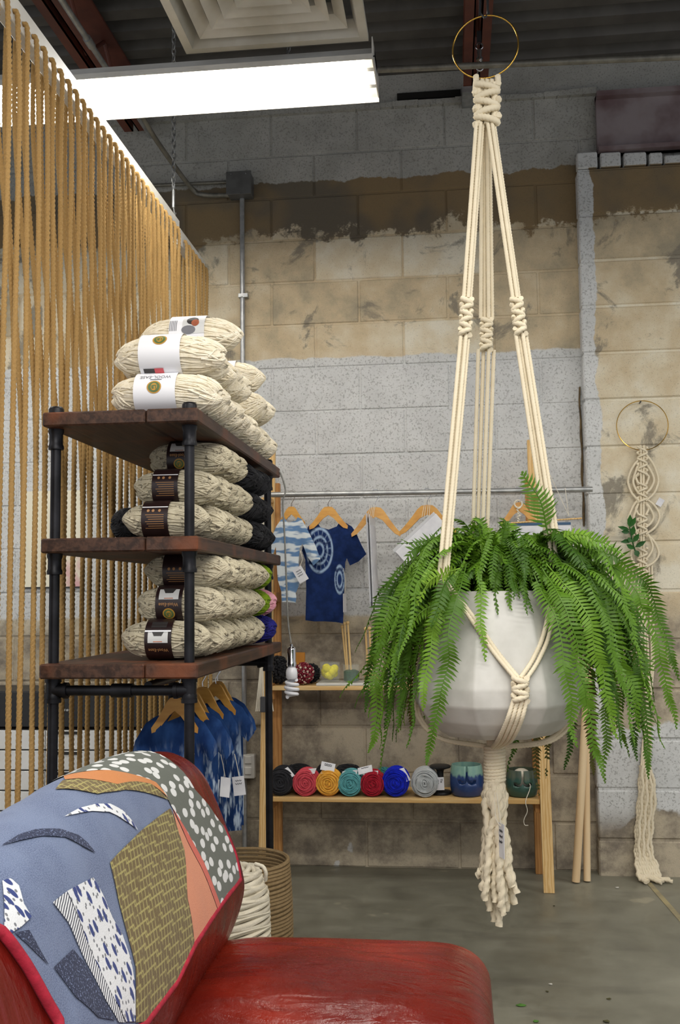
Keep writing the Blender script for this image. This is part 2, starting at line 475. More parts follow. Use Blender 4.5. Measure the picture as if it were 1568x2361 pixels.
# ------------------------------------------------------------------ fluorescent fixture
zl = 2.957; fr = PY(868, 200, 3.3).x; fl_ = fr-2.44
t = thing('fluorescent_fixture', 'lit twin tube fluorescent shop light hung from the ceiling', 'light', ((fr+fl_)/2, 3.3, zl))
m = MB(); y0, y1 = 3.155, 3.425; zt_ = zl+.035
m.box((fl_, y0+.07, zt_), (fr, y1-.07, zt_+.03))
for (ya, za, yb, zb) in ((y0, zl-.005, y0+.07, zt_), (y1-.07, zt_, y1, zl-.005)):
    m.add([(fl_, ya, za), (fr, ya, za), (fr, yb, zb), (fl_, yb, zb), (fl_, ya, za+.004), (fr, ya, za+.004), (fr, yb, zb+.004), (fl_, yb, zb+.004)],
          [(0, 1, 2, 3), (7, 6, 5, 4), (0, 4, 5, 1), (3, 2, 6, 7), (1, 5, 6, 2), (0, 3, 7, 4)])
m.box((fl_, y0-.003, zl-.012), (fr, y0+.001, zl+.006)); m.box((fl_, y1-.001, zl-.022), (fr, y1+.003, zl+.006))
ob('reflector_housing', m, M_WHITEM, t)
k = NT('fluorescent_tube'); k.fin(lin('#ffffff'), .4); k.b.inputs['Emission Color'].default_value = (1, .97, .92, 1); k.b.inputs['Emission Strength'].default_value = 22
for yy in (3.235, 3.345):
    o = ob('tube_lamp', MB().cyl((fl_+.035, yy, zl+.008), (fr-.035, yy, zl+.008), .019, n=14), k.m, t, True)
for xx, s_ in ((fr, -1), (fl_, 1)):
    ob('end_plate', MB().box((min(xx, xx+s_*.004), y0, zl-.006), (max(xx, xx+s_*.004), y1, zt_+.03)), M_WHITEM, t)
    for yy in (3.235, 3.345):
        ob('lamp_socket', MB().box((min(xx+s_*.004, xx+s_*.034), yy-.012, zl-.004), (max(xx+s_*.004, xx+s_*.034), yy+.012, zl+.05)), M_WHITEM, t)
for xx in (fr-.3, fl_+.3):
    m = MB(); chain(m, (xx, 3.29, zt_+.03), (xx, 3.29, 3.66)); ob('support_chain', m, M_GALV, t)

# ------------------------------------------------------------------ wall conduit and junction box
jb0, jb1 = PY(527, 455, D-.05), PY(581, 402, D-.05)
t = thing('junction_box', 'square grey electrical junction box with conduits on block wall', 'box', (jb0.x, D, jb0.z))
ob('box_body', MB().bev((jb0.x, D-.085, jb0.z), (jb1.x, D-.005, jb1.z), .004), M_BOXG, t)
ob('cover', MB().bev((jb0.x-.003, D-.090, jb0.z-.003), (jb1.x+.003, D-.084, jb1.z+.003), .002), M_BOXG, t)
jm = (jb0.x+jb1.x)/2
for dx in (-.035, .035):
    ob('screw', MB().cyl((jm+dx, D-.094, jb1.z-.012), (jm+dx, D-.09, jb1.z-.012), .003, n=8), M_GALV, t)
ya = D-.045
ob('conduit', MB().tube([(jm+.003, ya+.022, jb0.z), (jm+.004, ya+.022, .02)], .0115, 10), M_GALV, t, True)
cj = PY(560, 681, D-.03)
m = MB().cyl((jm+.003, D-.045, cj.z-.008), (jm+.003, D-.045+.03, cj.z-.008), .004, n=6)
m.box((jm-.014, D-.037, cj.z-.010), (jm+.030, D-.008, cj.z+.008)); ob('conduit_strap', m, M_GALV, t)
p = [PY(320, 255, 4.05), PY(365, 330, 4.25), PY(440, 432, D-.06), PY(470, 449, D-.045), PY(528, 450, D-.045)]
ob('conduit', MB().tube(smooth(p, 6), .0115, 10), M_DULLROD, t, True)
ob('conduit', MB().tube([PY(300, 430, D-.03), PY(528, 420, D-.03)], .0085, 8), M_DULLROD, t, True)
# ------------------------------------------------------------------ rope curtain
k = NT('jute_rope'); co = k.obj()
fz = k.noise(co, 260, 3, .7); lg = k.noise(co, 9, 2)
rv = k.rnd()
k.bump(fz, .5, .003)
k.fin(k.mix(fz, lin('#8a6a3c'), k.mix(lg, lin('#c2a06a'), lin('#ad8c58'))), .9, 0, .15)
M_JUTE = k.m
BX = -1.07; bz = PX(200, 271, BX)   # lower right edge of the board
bzv = bz.z
t = thing('curtain_board', 'long white board holding the jute rope curtain', 'board', (BX, 3.2, bzv))
m = MB().bev((BX-.034, 1.9, bzv), (BX, PX(414, 520, BX).y, bzv+.075), .002); ob('board', m, M_WHITEM, t)
ye = PX(414, 520, BX).y
m = MB().bev((BX-.034, ye+.025, bzv-.015), (BX-.004, 4.33, bzv+.055), .002); ob('end_board', m, M_WHITEM, t)
m = MB().box((BX-.03, ye-.06, bzv+.02), (BX-.006, ye+.09, bzv+.03)); ob('splice_plate', m, M_GALV, t)
t2 = thing('support_chain', 'steel chain with hook holding up the rope curtain board', 'chain', (BX-.017, ye-.02, bzv+.09))
hy = ye-.03
m = MB(); chain(m, (BX-.017, hy, bzv+.2), (BX-.017, hy, 3.66), .034, .008, .0026); ob('links', m, M_GALV, t2, True)
m = MB().tube([(BX-.017, hy+.0, bzv+.21), (BX-.017, hy, bzv+.12), (BX-.017, hy+.02, bzv+.095), (BX-.017, hy+.035, bzv+.11)], .003, 6)
m.cyl((BX-.017, hy, bzv+.12), (BX-.017, hy, bzv+.19), .006, n=8); ob('turnbuckle_hook', m, M_GALV, t2, True)
# rope variants: one rope threaded through a hole, two hanging halves
rnd_b = (.34, .42, .50)
def rope_mesh(seed, simple=False):
    rnd = random.Random(seed); m = MB()
    zt = .022
    L = bzv-.02; ph = rnd.uniform(0, 6); sw = rnd.uniform(-.016, .016); sy = rnd.uniform(-.02, .02)+.016; fr_ = None
    for s_, xo in ((1, .009), (-1, -.043)):
        path = [V((-.017 + (xo+.017)*.7, 0, zt+.004)), V((xo, .001*s_, zt+.002)), V((xo+.003*s_, .002, zt-.015)), V((xo+.004*s_, .003, zt-.05))]
        for i in range(1, 17):
            q = i/16; fx = V((.013+sw*q*.6+.003*math.sin(5*q+ph), .003+sy*min(1, q*2.2)+.006*math.sin(7*q+ph), zt-.05-q*(L+zt-.07)))
            if s_ < 0:
                # the rear half swings round and hangs against its own front half
                b_ = min(1, q/rnd_b[seed % 3]); b_ = b_*b_*(3-2*b_); fx = V((-.047, -.004, fx.z)).lerp(fx+V((-.0062, .0132, 0)), b_)
            path.append(fx)
        m.rope(smooth(path, 3), .0073, .040, 9, 3, .0033, .34)
    return m
rm = [mesh('hanging_rope', rope_mesh(i), M_JUTE, True) for i in range(6)]
ONES = 'zeroth first second third fourth fifth sixth seventh eighth ninth tenth eleventh twelfth thirteenth fourteenth fifteenth sixteenth seventeenth eighteenth nineteenth'.split()
def ordn(n): 
    n += 1
    if n < 20: return ONES[n]
    return {2: 'twent', 3: 'thirt', 4: 'fort'}[n//10]+('ieth' if n % 10 == 0 else 'y-'+ONES[n % 10])
y = 2.15; i = 0; last = None
while y < 4.30:
    if not (ye-.015 < y < ye+.03):
        nr = int((4.30-y)/.058)
        o = ob('hanging_rope', rm[(i*5+i//6) % 6], None, None, label='tan jute rope in the curtain, %s from its wall end' % ordn(nr), cat='rope', group='jute ropes of the curtain')
        o.location = (BX, y, bzv-(.015 if y > ye else 0)); o.rotation_euler.z = random.choice((0, 0, .05, -.05))
    i += 1; y += .058

# ------------------------------------------------------------------ things behind the curtain
M_CABW = mat('white_laminate', '#d8d8d6', '#cfcfcc', 5, .5)
cr = PY(332, 1700, 4.15); ct = PY(200, 1683, 4.15).z; CF = 4.15
t = thing('drawer_cabinet', 'low white flat drawer cabinet behind the rope curtain', 'cabinet', ((cr.x-2.6)/2, CF+.2, 0))
ob('carcass', MB().box((-2.6, CF+.012, 0), (cr.x, D-.06, ct)), M_BLACKP, t)
ob('side_panel', MB().bev((cr.x-.02, CF-.004, 0), (cr.x, D-.06, ct+.004), .002), M_CABW, t)
zt_ = ct; i = 0
while zt_ > .04:
    for (xa, xb) in ((-2.6, -1.72), (-1.716, cr.x-.022)):
        ob('drawer_front', MB().bev((xa, CF, max(.004, zt_-.081)), (xb, CF+.016, zt_-.003), .002), M_CABW, t)
    if i < 6:
        a = PY(122, 1690, CF).x; b = PY(182, 1690, CF).x
        ob('slot_shade', MB().box((a, CF-.004, zt_-.018), (b, CF+.002, zt_-.006)), M_BLACKP, t)  # proud black bar, the shade inside a pull slot put into colour
    zt_ -= .0842; i += 1
bt = PY(200, 1592, CF+.05).z
t = thing('black_case', 'long black case on the white drawer cabinet', 'case', (-1.9, CF+.2, ct))  # plain black box along the cabinet top
ob('case_body', MB().bev((-2.55, CF+.03, ct+.004), (cr.x-.01, CF+.33, bt), .006), M_BLACKP, t)
for xx in (143, 150, 157, 163):
    c = PY(xx, 1637, CF+.03); ob('glint_stud', MB().cyl((c.x, CF+.02, c.z), (c.x, CF+.031, c.z), .005, n=10), M_GALV, t, True)  # small chrome studs added to make the white glints
k = NT('cream_paper_print'); xyz = k.sep(k.pos()); 
pk = k.mr(xyz[2], 1.52, 1.24)
px_ = k.mr(xyz[0], PY(132, 1300, D).x, PY(150, 1300, D).x)
k.fin(k.mix(k.ma('MULTIPLY', k.ma('MULTIPLY', pk, px_), k.mr(k.noise(k.pos(), 14, 3), .35, .6)), lin('#e4dfc9'), lin('#d3a2a4')), .7)
a, b = PY(48, 1354, D-.012), PY(195, 1130, D-.012)
t = thing('wall_print', 'cream paper print with pink area on wall behind the ropes', 'poster', (a.x, D-.01, a.z))
ob('sheet', MB().box((a.x, D-.012, a.z), (b.x, D-.0085, b.z)), k.m, t)
ob('bottom_rail', MB().box((a.x, D-.016, a.z-.006), (b.x, D-.008, a.z)), M_BLACKP, t)
# outlet
a, b = PY(566, 1792, D-.012), PY(584, 1738, D-.012)
t = thing('wall_outlet', 'white electrical outlet box low on the block wall', 'outlet', (a.x, D, a.z))
ob('back_box', MB().bev((a.x-.006, D-.05, a.z), (b.x+.012, D-.006, b.z), .003), M_WHITEM, t)
for i in range(2):
    zz = a.z+.018+i*.048
    ob('receptacle', MB().bev((a.x+.004, D-.056, zz), (b.x, D-.05, zz+.034), .003), M_WHITEM, t)

# ------------------------------------------------------------------ pipe shelf
k = NT('dark_stained_pine'); co = k.obj(); g = k.noise(k.mapp(co, (22, 1.2, 22)), 3, 5, .6, .4); pt = k.noise(co, 5, 3)
k.bump(g, .25, .004)
k.fin(k.mix(k.mr(pt, .5, .72), k.mix(k.mr(g, .35, .65), lin('#2c1c14'), lin('#4b3326')), lin('#6d3c22')), .5, 0, .35)
M_SHELF = k.m
M_PIPE = mat('black_iron_pipe', '#17171a', '#26262a', 14, .42, .6, .08)
Y0, Y1 = 2.405, 3.60
XL, XR = PY(97, 965, Y0).x, PY(456, 962, Y0).x
ZT = [PY(300, 944, Y0).z, PY(300, 1238, Y0).z, PY(300, 1531, Y0).z]
t = thing('pipe_shelf', 'tall black iron pipe shelf with dark stained wooden boards', 'shelf', ((XL+XR)/2, 3.0, 0))
xm = PY(335, 960, Y0).x; TH_ = .036
for zt_ in ZT:
    for (xa, xb) in ((XL, xm-.001), (xm+.001, XR)):
        ob('shelf_board', MB().bev((xa, Y0, zt_-TH_), (xb, Y1, zt_), .004), M_SHELF, t)
pr = .0128
xp = [PY(129, 1060, Y0+.05).x, PY(437, 1060, Y0+.05).x]; yp = [Y0+.05, Y1-.07]
for xx in xp:
    for yy in yp:
        o = ob('pipe_leg', MB().cyl((xx, yy, .012), (xx, yy, ZT[0]+.002), pr, n=14), M_PIPE, t, True)
        ob('pipe_cap', MB().lathe([(.0, ZT[0]), (.019, ZT[0]), (.019, ZT[0]+.016), (.015, ZT[0]+.022), (0, ZT[0]+.023)], 14, (xx, yy, 0)), M_PIPE, t, True)
        for zt_ in ZT[:3]:
            zz = zt_-TH_
            ob('pipe_coupling', MB().lathe([(pr, zz-.052), (.019, zz-.052), (.0195, zz-.044), (.017, zz-.038), (.017, zz-.014), (.0195, zz-.008), (.0195, zz)], 14, (xx, yy, 0)), M_PIPE, t, True)
        ob('floor_flange', MB().lathe([(0, 0), (.042, 0), (.042, .006), (.02, .01), (.02, .03), (pr, .03)], 18, (xx, yy, 0)), M_PIPE, t, True)
zc = PY(280, 1592, yp[0]).z
def tee(c, ax):
    m = MB().cyl(V(c)-V((0, 0, .028)), V(c)+V((0, 0, .028)), .018, n=12); m.cyl(c, V(c)+V(ax)*.036, .018, n=12)
    m.cyl(V(c)-V((0, 0, .030)), V(c)-V((0, 0, .020)), .0205, n=12); m.cyl(V(c)+V((0, 0, .020)), V(c)+V((0, 0, .030)), .0205, n=12); m.cyl(V(c)+V(ax)*.028, V(c)+V(ax)*.038, .0205, n=12)
    return m
for yy in yp:
    ob('cross_pipe', MB().cyl((xp[0], yy, zc), (xp[1], yy, zc), pr, n=12), M_PIPE, t, True)
    ob('pipe_coupling', MB().cyl(((xp[0]+xp[1])/2-.022, yy, zc), ((xp[0]+xp[1])/2+.03, yy, zc), .0175, n=12), M_PIPE, t, True)
    for s_, xx in ((1, xp[0]), (-1, xp[1])): ob('pipe_tee', tee((xx, yy, zc), (s_, 0, 0)), M_PIPE, t, True)
RX = (xp[0]+xp[1])/2+.07; RZ = zc+.012
ob('hanging_rail', MB().cyl((RX, yp[0], RZ), (RX, yp[1], RZ), .0105, n=10), M_PIPE, t, True)

# ------------------------------------------------------------------ yarn skeins
def yarn_mat(name, a, b, speck=None, rough=.95):
    k = NT(name); co = k.obj(); n1 = k.noise(co, 55, 3, .6); n2 = k.noise(co, 420, 2, .6)
    c = k.mix(k.mr(n1, .35, .65), lin(a), lin(b))
    if speck: c = k.mix(k.ma('MULTIPLY', k.mr(k.noise(k.mapp(co, (1, 1, 1)), 70, 3, .65), .56, .66), .8), c, lin(speck))
    k.bump(n2, .5, .002)
    k.b.inputs['Sheen Weight'].default_value = .12
    return k.fin(c, rough, 0, .15)
M_CREAM = yarn_mat('cream_yarn', '#ebe2cd', '#dfd4ba')
M_OAT = yarn_mat('oatmeal_tweed_yarn', '#cdc4aa', '#bcb299', '#5d574a')
M_BLKY = yarn_mat('black_yarn', '#1c1c1e', '#29292c')
M_GREENY = yarn_mat('lime_green_yarn', '#7f9a1d', '#5f7a12')
M_PINKY = yarn_mat('pale_pink_yarn', '#e3a9b4', '#d390a0')
M_BLUEY = yarn_mat('deep_blue_yarn', '#23237c', '#1a1a5c')
def skein_mesh(seed, L, ry, rz, M, sr=.0026, n=64):
    rnd = random.Random(seed); m = MB()
    def R(u): return max(0.0, 1-abs(u)**3.2)**.5*(1-.08*abs(u))
    def P(u, a, e=0):
        q = R(u); x = L/2*u*(1-.05*math.cos(a*2+seed))
        return V((x, (q*ry+e)*math.cos(a), (q*rz+e)*math.sin(a)))
    # core
    N = 14; K = 24; vs = []; fs = []
    for i in range(N+1):
        u = -1+2*i/N
        for j in range(K): vs.append(P(u, 2*PI*j/K, -.0012 if abs(u) < .99 else 0))
    for i in range(N):
        for j in range(K): fs.append((i*K+j, i*K+(j+1) % K, (i+1)*K+(j+1) % K, (i+1)*K+j))
    m.add(vs, fs)
    for i in range(n):
        a0 = 2*PI*i/n+rnd.uniform(-.04, .04); tw = .35+rnd.uniform(-.12, .12); e = rnd.uniform(-.0012, .0012)
        if rnd.random() < .16: tw = rnd.uniform(-1.3, 1.3); e = .0016
        pts = []
        for q in range(19):
            u = -math.cos(PI*(.03+.94*q/18)); pts.append(P(u*.99, a0+tw*u+.03*math.sin(q*1.7+i), e))
        m.tube(pts, sr, 5)
    # wraps round the ends
    for s_ in (-1, 1):
        for i in range(16):
            a0 = rnd.uniform(0, 2*PI); sp = rnd.uniform(1.2, 3.2); u0 = rnd.uniform(.5, .85); pts = []
            for q in range(13):
                th = a0+sp*(q/12-.5); u = u0+(.985-u0)*math.cos(PI*(q/12-.5))**.7; pts.append(P(s_*u, th, .0028))
            m.tube(pts, sr, 5)
    return mesh('yarn', m, M, True)
def band_mb(hw, ry, rz, e=.0035, a0=0, a1=2*PI, x0=None, x1=None, N=40):
    m = MB(); x0 = -hw if x0 is None else x0; x1 = hw if x1 is None else x1; vs = []; fs = []
    full = a1-a0 > 6.2; cnt = N if full else N+1
    for x in (x0, x1):
        for j in range(cnt):
            a = a0+(a1-a0)*j/N; vs.append(V((x, -(ry+e)*math.cos(a), (rz+e)*math.sin(a))))
    for j in range(N): fs.append((j, (j+1) % cnt, cnt+(j+1) % cnt, cnt+j))
    m.add(vs, fs); return m
def wrap(vs, ry, rz, ang, e, flip):
    """lay flat outlines on the front of the band, centred at angle ang above the -y direction"""
    out = []
    for x, y in vs:
        if flip: x, y = -x, -y
        a = ang+y/((ry+rz)/2); out.append(V((x, -(ry+e)*math.cos(a), (rz+e)*math.sin(a))))
    return out
def disc(r, n=20, sy=1.0, c=(0, 0)):
    vs = [(c[0], c[1])]+[(c[0]+r*math.cos(2*PI*i/n), c[1]+r*sy*math.sin(2*PI*i/n)) for i in range(n)]
    return vs, [(0, 1+i, 1+(i+1) % n) for i in range(n)]
def rect(x0, y0, x1, y1, n=6):
    vs = []; fs = []
    for i in range(n+1):
        y = y0+(y1-y0)*i/n; vs += [(x0, y), (x1, y)]
    for i in range(n): fs.append((2*i, 2*i+1, 2*i+3, 2*i+2))
    return vs, fs
M_PAPER = mat('white_paper_band', '#e6e6e9', None, 5, .45)
M_BROWNP = mat('brown_paper_band', '#2c1c1c', '#241616', 9, .35)
M_GOLD = mat('printed_gold', '#b98a35', None, 5, .5); M_LOGOG = mat('printed_green', '#566b3c', None, 5, .5)
M_INK = mat('printed_grey_ink', '#6d6d72', None, 5, .6); M_TANINK = mat('printed_tan_ink', '#a3764a', None, 5, .6)
M_SKINP = mat('printed_orange', '#b86a45', '#8f4a30', 30, .5); M_PICW = mat('printed_pale_picture', '#c9c9c7', None, 5, .4)
M_DKINK = mat('printed_dark_ink', '#33302f', None, 5, .5); M_REDINK = mat('printed_red_ink', '#d0555c', None, 5, .5)
def printed(parent, parts, ry, rz, sub):
    for (nm, (vs, fs), m_, ang, lvl, flip) in parts:
        mb = MB().add(wrap(vs, ry, rz, ang, .0066+.0005*lvl, flip), fs)
        ob(nm, mb, m_, sub)
def logo(ang, s=1.0, flip=True):
    e = text2d('LB', .012*s, .0006)
    return [('logo_disc', disc(.019*s, 22, .86), M_GOLD, ang, 1, flip), ('logo_ring', disc(.0155*s, 22, .84), M_LOGOG, ang, 2, flip), ('logo_centre', disc(.0085*s, 14, 1.1), M_GOLD, ang, 3, flip), ('logo_mark', e, M_LOGOG, ang, 4, flip)]
def skein(me, center, rot, label, hw, ry, rz, Mb, group, parts=None, xo=0.0, roll=0.0):
    t = thing('yarn_skein', label, 'yarn', (0, 0, 0), group)
    o = ob('yarn', me, None, t)
    if Mb:
        b = ob('paper_band', band_mb(hw, ry, rz, .0062, x0=xo-hw, x1=xo+hw), Mb, t, True)
        if parts:
            ps = [(nm, ([(x+(-xo if fl else xo), y) for x, y in g[0]], g[1]), m_, a, l, fl) for nm, g, m_, a, l, fl in parts]
            printed(t, ps, ry, rz, b)
    t.location = center; t.rotation_euler = (roll, 0, rot)
    return t
ORD = ['foremost','second','third','fourth','fifth','sixth','seventh','eighth','ninth','tenth']
# ---- top shelf: cream skeins
cme = [skein_mesh(i, .285, .058, .053, M_CREAM, .0032, 66) for i in range(3)]
ccx = PY(385, 895, 2.54).x; z1 = ZT[0]+.060
txt = text2d('WOOL-EASE', .0145)
lines = lambda y, n_, m_: [('small_print', rect(-.03, y-.003*i*2, .03, y-.003*i*2+.0016, 1), m_, 0, 1, True) for i in range(n_)]
G = 'cream skeins piled on the top shelf'
def A(parts, ang): return [(a, b, c, ang+d, e, f) for a, b, c, d, e, f in parts]
p1 = logo(.18) + [('brand_text', txt, M_INK, .72, 1, True), ('small_print', rect(-.018, -.0012, .012, .0012, 1), M_INK, .55, 1, True)]
p2 = logo(.62) + [('dark_print', rect(-.045, -.006, -.016, .006, 3), M_DKINK, -.85, 1, False), ('red_print', rect(-.016, -.007, .008, .007, 3), M_REDINK, -.85, 2, False)]
p3 = [('barcode', rect(-.048+.0045*i, -.016, -.046+.0045*i, .016, 4), M_INK, .35, 1, False) for i in range(5)] + \
     [('picture', rect(-.012, -.024, .05, .024, 6), M_PICW, .35, 1, False), ('picture_hair', disc(.017, 14, .8, (.016, .014)), M_DKINK, .35, 2, False), ('picture_face', disc(.011, 14, 1, (.024, .006)), M_SKINP, .35, 3, False), ('picture_scarf', disc(.02, 14, .6, (.006, -.014)), M_INK, .35, 2, False)]
skein(cme[0], (ccx, 2.54, z1), 0, 'front cream yarn skein lying on the top shelf, logo upside down', .055, .058, .053, M_PAPER, G, p1, -.016)
skein(cme[1], (ccx+.006, 2.55, z1+.104), 0, 'front cream yarn skein in the middle layer of the pile', .055, .058, .053, M_PAPER, G, p2, -.013)
skein(cme[2], (PY(440, 752, 2.74).x, 2.74, z1+.205), 0, 'uppermost front cream skein with barcode and picture band', .05, .058, .053, M_PAPER, G, p3, .004)
for i in range(1, 10):
    skein(cme[i % 3], (ccx-.003*i+.004*math.sin(i*3), 2.54+.1055*i, z1), .03*math.sin(i*2), ORD[i]+' cream yarn skein in the bottom layer of the top shelf pile', .055, .058, .053, M_PAPER, G, None, -.016, i*1.3)
for i, yy in enumerate((2.66, 2.765, 2.87, 2.97, 3.26, 3.37)):
    skein(cme[i % 3], (ccx-.012+.006*math.sin(i*3), yy, z1+.1035), .04*math.sin(i*2), ORD[i+1]+' cream yarn skein in the middle layer of the top shelf pile', .055, .058, .053, M_PAPER, G, None, 0, i*1.7+1)
for i, yy in enumerate((3.30,)):
    skein(cme[i % 3], (ccx-.03, yy, z1+.205), .02, 'cream yarn skein on the top layer at the far end of the shelf', .055, .058, .053, M_PAPER, G, None, 0, 2)
# ---- middle shelf: oatmeal and black skeins
ome = [skein_mesh(10+i, .225, .0505, .0465, M_OAT, .0030, 56) for i in range(3)]
bme = [skein_mesh(20+i, .215, .0505, .0465, M_BLKY, .0028, 46) for i in range(2)]
G = 'oatmeal tweed skeins on the middle shelf'
dots = lambda a: [('printed_dot', disc(.0038, 10, 1, (-.017+.013*q+(.004 if q == 2 else 0), 0)), M_TANINK, a, 1, False) for q in range(3)]
smallp = lambda a: [('small_print', rect(-.024+.004*(q % 3), -.0007, .025, .0007, 1), M_TANINK, a-.11*q, 1, False) for q in range(7)] + [('tape', rect(-.034, -.0014, .034, .0014, 1), M_PAPER, a+.42, 2, False)]
we = text2d('Wool-Ease', .0115, .0002)
pic = lambda a: [('picture', rect(-.026, -.014, .026, .014, 6), M_PICW, a, 1, True), ('picture_neck', ([(-.004, .014), (.004, .014), (.012, -.012), (-.012, -.012)], [(0, 1, 2, 3)]), M_SKINP, a, 2, False), ('picture_scarf', ([(-.018, .016), (.018, .016), (.010, .002), (-.010, .002)], [(0, 1, 2, 3)]), M_DKINK, a, 3, False)]
bt_ = lambda a: [('brand_text', we, M_TANINK, a, 1, True)]
mcx = PY(384, 1205, 2.58).x; z2 = ZT[1]+.0535
O = (.035, .0505, .0465)
skein(ome[0], (mcx, 2.585, z2), 0, 'front bottom oatmeal skein on the middle shelf with brown band', *O, M_BROWNP, G, dots(.42)+smallp(.2), -.018)
skein(ome[1], (mcx+.016, 2.63, z2+.089), 0, 'second layer front oatmeal skein on the middle shelf with brown band', *O, M_BROWNP, G, dots(.45)+smallp(.2), -.020)
skein(ome[2], (mcx+.03, 2.72, z2+.177), 0, 'uppermost front oatmeal skein on the middle shelf with picture band', *O, M_BROWNP, G, pic(.62)+bt_(.12)+logo(-.32, .8), -.02)
for i in range(1, 6):
    skein(ome[i % 3], (mcx+.03-.004*i, 2.585+.1*i, z2), .03*math.sin(i*3), ORD[i]+' oatmeal skein in the bottom layer of the middle shelf', *O, M_BROWNP, G, None, -.02, i*1.1)
for i in range(1, 5):
    skein(ome[i % 3], (mcx+.022, 2.63+.1*i, z2+.089), .03*math.sin(i*2), ORD[i]+' oatmeal skein in the second layer of the middle shelf', *O, M_BROWNP, G, None, -.02, i*1.6)
for i in range(1, 3):
    skein(ome[i % 3], (mcx+.03, 2.72+.1*i, z2+.177), -.03, ORD[i]+' oatmeal skein in the upper layer of the middle shelf', *O, M_BROWNP, G, None, -.02, i*1.6)
G = 'black skeins at the far end of the middle shelf'
for lv, ys in ((0, (3.20, 3.30, 3.40)), (1, (3.17, 3.27, 3.37)), (2, (3.12, 3.22, 3.32))):
    for i, yy in enumerate(ys):
        skein(bme[(i+lv) % 2], (mcx+.03, yy, z2+.088*lv), .03*math.sin(i*3+lv), ORD[i]+' black skein in the '+('bottom', 'middle', 'upper')[lv]+' layer at the far end of the middle shelf', *O, None, G, None, 0, i+lv)
skein(bme[0], (PY(297, 1195, 2.74).x, 2.78, z2), PI/2, 'black yarn skein lying lengthwise behind the front oatmeal skeins', *O, None, None, None, 0, 1)
# ---- lower shelf
G = 'oatmeal tweed skeins on the lower shelf'; z3 = ZT[2]+.0535; lcx = PY(385, 1480, 2.56).x
skein(ome[1], (lcx, 2.56, z3), 0, 'front bottom oatmeal skein on the lower shelf with picture band', *O, M_BROWNP, G, pic(.15)+[('picture_hat', ([(-.02, .0), (.02, .0), (.02, .018), (-.02, .018)], [(0, 1, 2, 3)]), M_DKINK, .62, 1, False), ('tape', rect(-.034, -.002, .034, .002, 1), M_PAPER, .42, 4, False)]+bt_(-.5), -.008)
skein(ome[2], (lcx+.028, 2.60, z3+.088), 0, 'second layer front oatmeal skein on the lower shelf with gold logo', *O, M_BROWNP, G, pic(.55)+bt_(.02)+logo(-.45, .85), -.02)
skein(ome[0], (lcx+.035, 2.64, z3+.176), 0, 'uppermost front oatmeal skein on the lower shelf with dark band', *O, M_BROWNP, G, dots(.1)+smallp(-.1)[:5], -.02)
for i in range(1, 8):
    skein(ome[i % 3], (lcx+.02-.002*i, 2.56+.1*i, z3), .03*math.sin(i*3), ORD[i]+' oatmeal skein in the bottom layer of the lower shelf', *O, M_BROWNP, G, None, -.02, i*1.1)
for i in range(1, 7):
    skein(ome[i % 3], (lcx+.03-.002*i, 2.60+.1*i, z3+.088), .03*math.sin(i*2), ORD[i]+' oatmeal skein in the second layer of the lower shelf', *O, M_BROWNP, G, None, -.02, i*1.6)
for i in range(1, 7):
    skein(ome[i % 3], (lcx+.037-.002*i, 2.64+.1*i, z3+.176), -.03, ORD[i]+' oatmeal skein in the upper layer of the lower shelf', *O, M_BROWNP, G, None, -.02, i*1.6)
for nm, mm, pos, lb in (('lime', M_GREENY, (lcx+.02, 3.32, z3+.088), 'lime green skein in the middle layer of the lower shelf'), ('lime', M_GREENY, (lcx+.02, 3.35, z3+.176), 'lime green skein on the top layer of the lower shelf'),
                        ('pink', M_PINKY, (lcx+.02, 3.44, z3+.088), 'pale pink skein at the far end of the lower shelf'), ('blue', M_BLUEY, (lcx+.03, 3.38, z3), 'deep blue skein at the far end of the lower shelf')):
    skein(skein_mesh(40, .215, .0505, .0465, mm, .0027, 50), pos, 0, lb, *O, None, None, None, 0, .5)

# ------------------------------------------------------------------ pendant cord and bulb
cp = [(647, 1092, 3.58), (658, 1130, 3.58), (652, 1160, 3.58), (656, 1230, 3.58), (660, 1330, 3.58), (664, 1430, 3.58), (671, 1483, 3.58)]
t = thing('pendant_bulb', 'spiral bulb in chrome socket hanging on a grey cord from shelf', 'lamp', PY(671, 1483, 3.58))
M_CORD = mat('grey_cord', '#8b8a84', '#77766f', 60, .7)
ob('cord', MB().tube(smooth([PY(640, 1084, 3.575)+V((-.01, 0, .006))]+[PY(*q) for q in cp], 6), .0032, 7), M_CORD, t, True)
b0 = PY(672, 1485, 3.58); b1 = PY(672, 1530, 3.58); zb = b0.z-b1.z
M_CHROME = mat('chrome', '#c9c9cb', None, 5, .12, 1.0)
ob('socket', MB().lathe([(.0, 0), (.005, 0), (.006, -.008), (.014, -.012), (.016, -.02), (.016, -.062), (.018, -.066), (.018, -.078), (.013, -.08), (0, -.08)], 18, b0), M_CHROME, t, True)
M_BULB = mat('white_glass_bulb', '#e8e8ec', None, 5, .25)
ob('bulb_base', MB().lathe([(.0, -.08), (.013, -.08), (.019, -.09), (.021, -.10), (.021, -.118), (.015, -.124), (0, -.124)], 18, b0), M_BULB, t, True)
sp = []
for i in range(90):
    a = i/89*2*PI*3.6; rr = .017+.005*math.sin(PI*i/89); sp.append(b0+V((rr*math.cos(a), rr*math.sin(a), -.126-.060*i/89)))
ob('bulb_spiral', MB().tube(sp, .0062, 8), M_BULB, t, True)

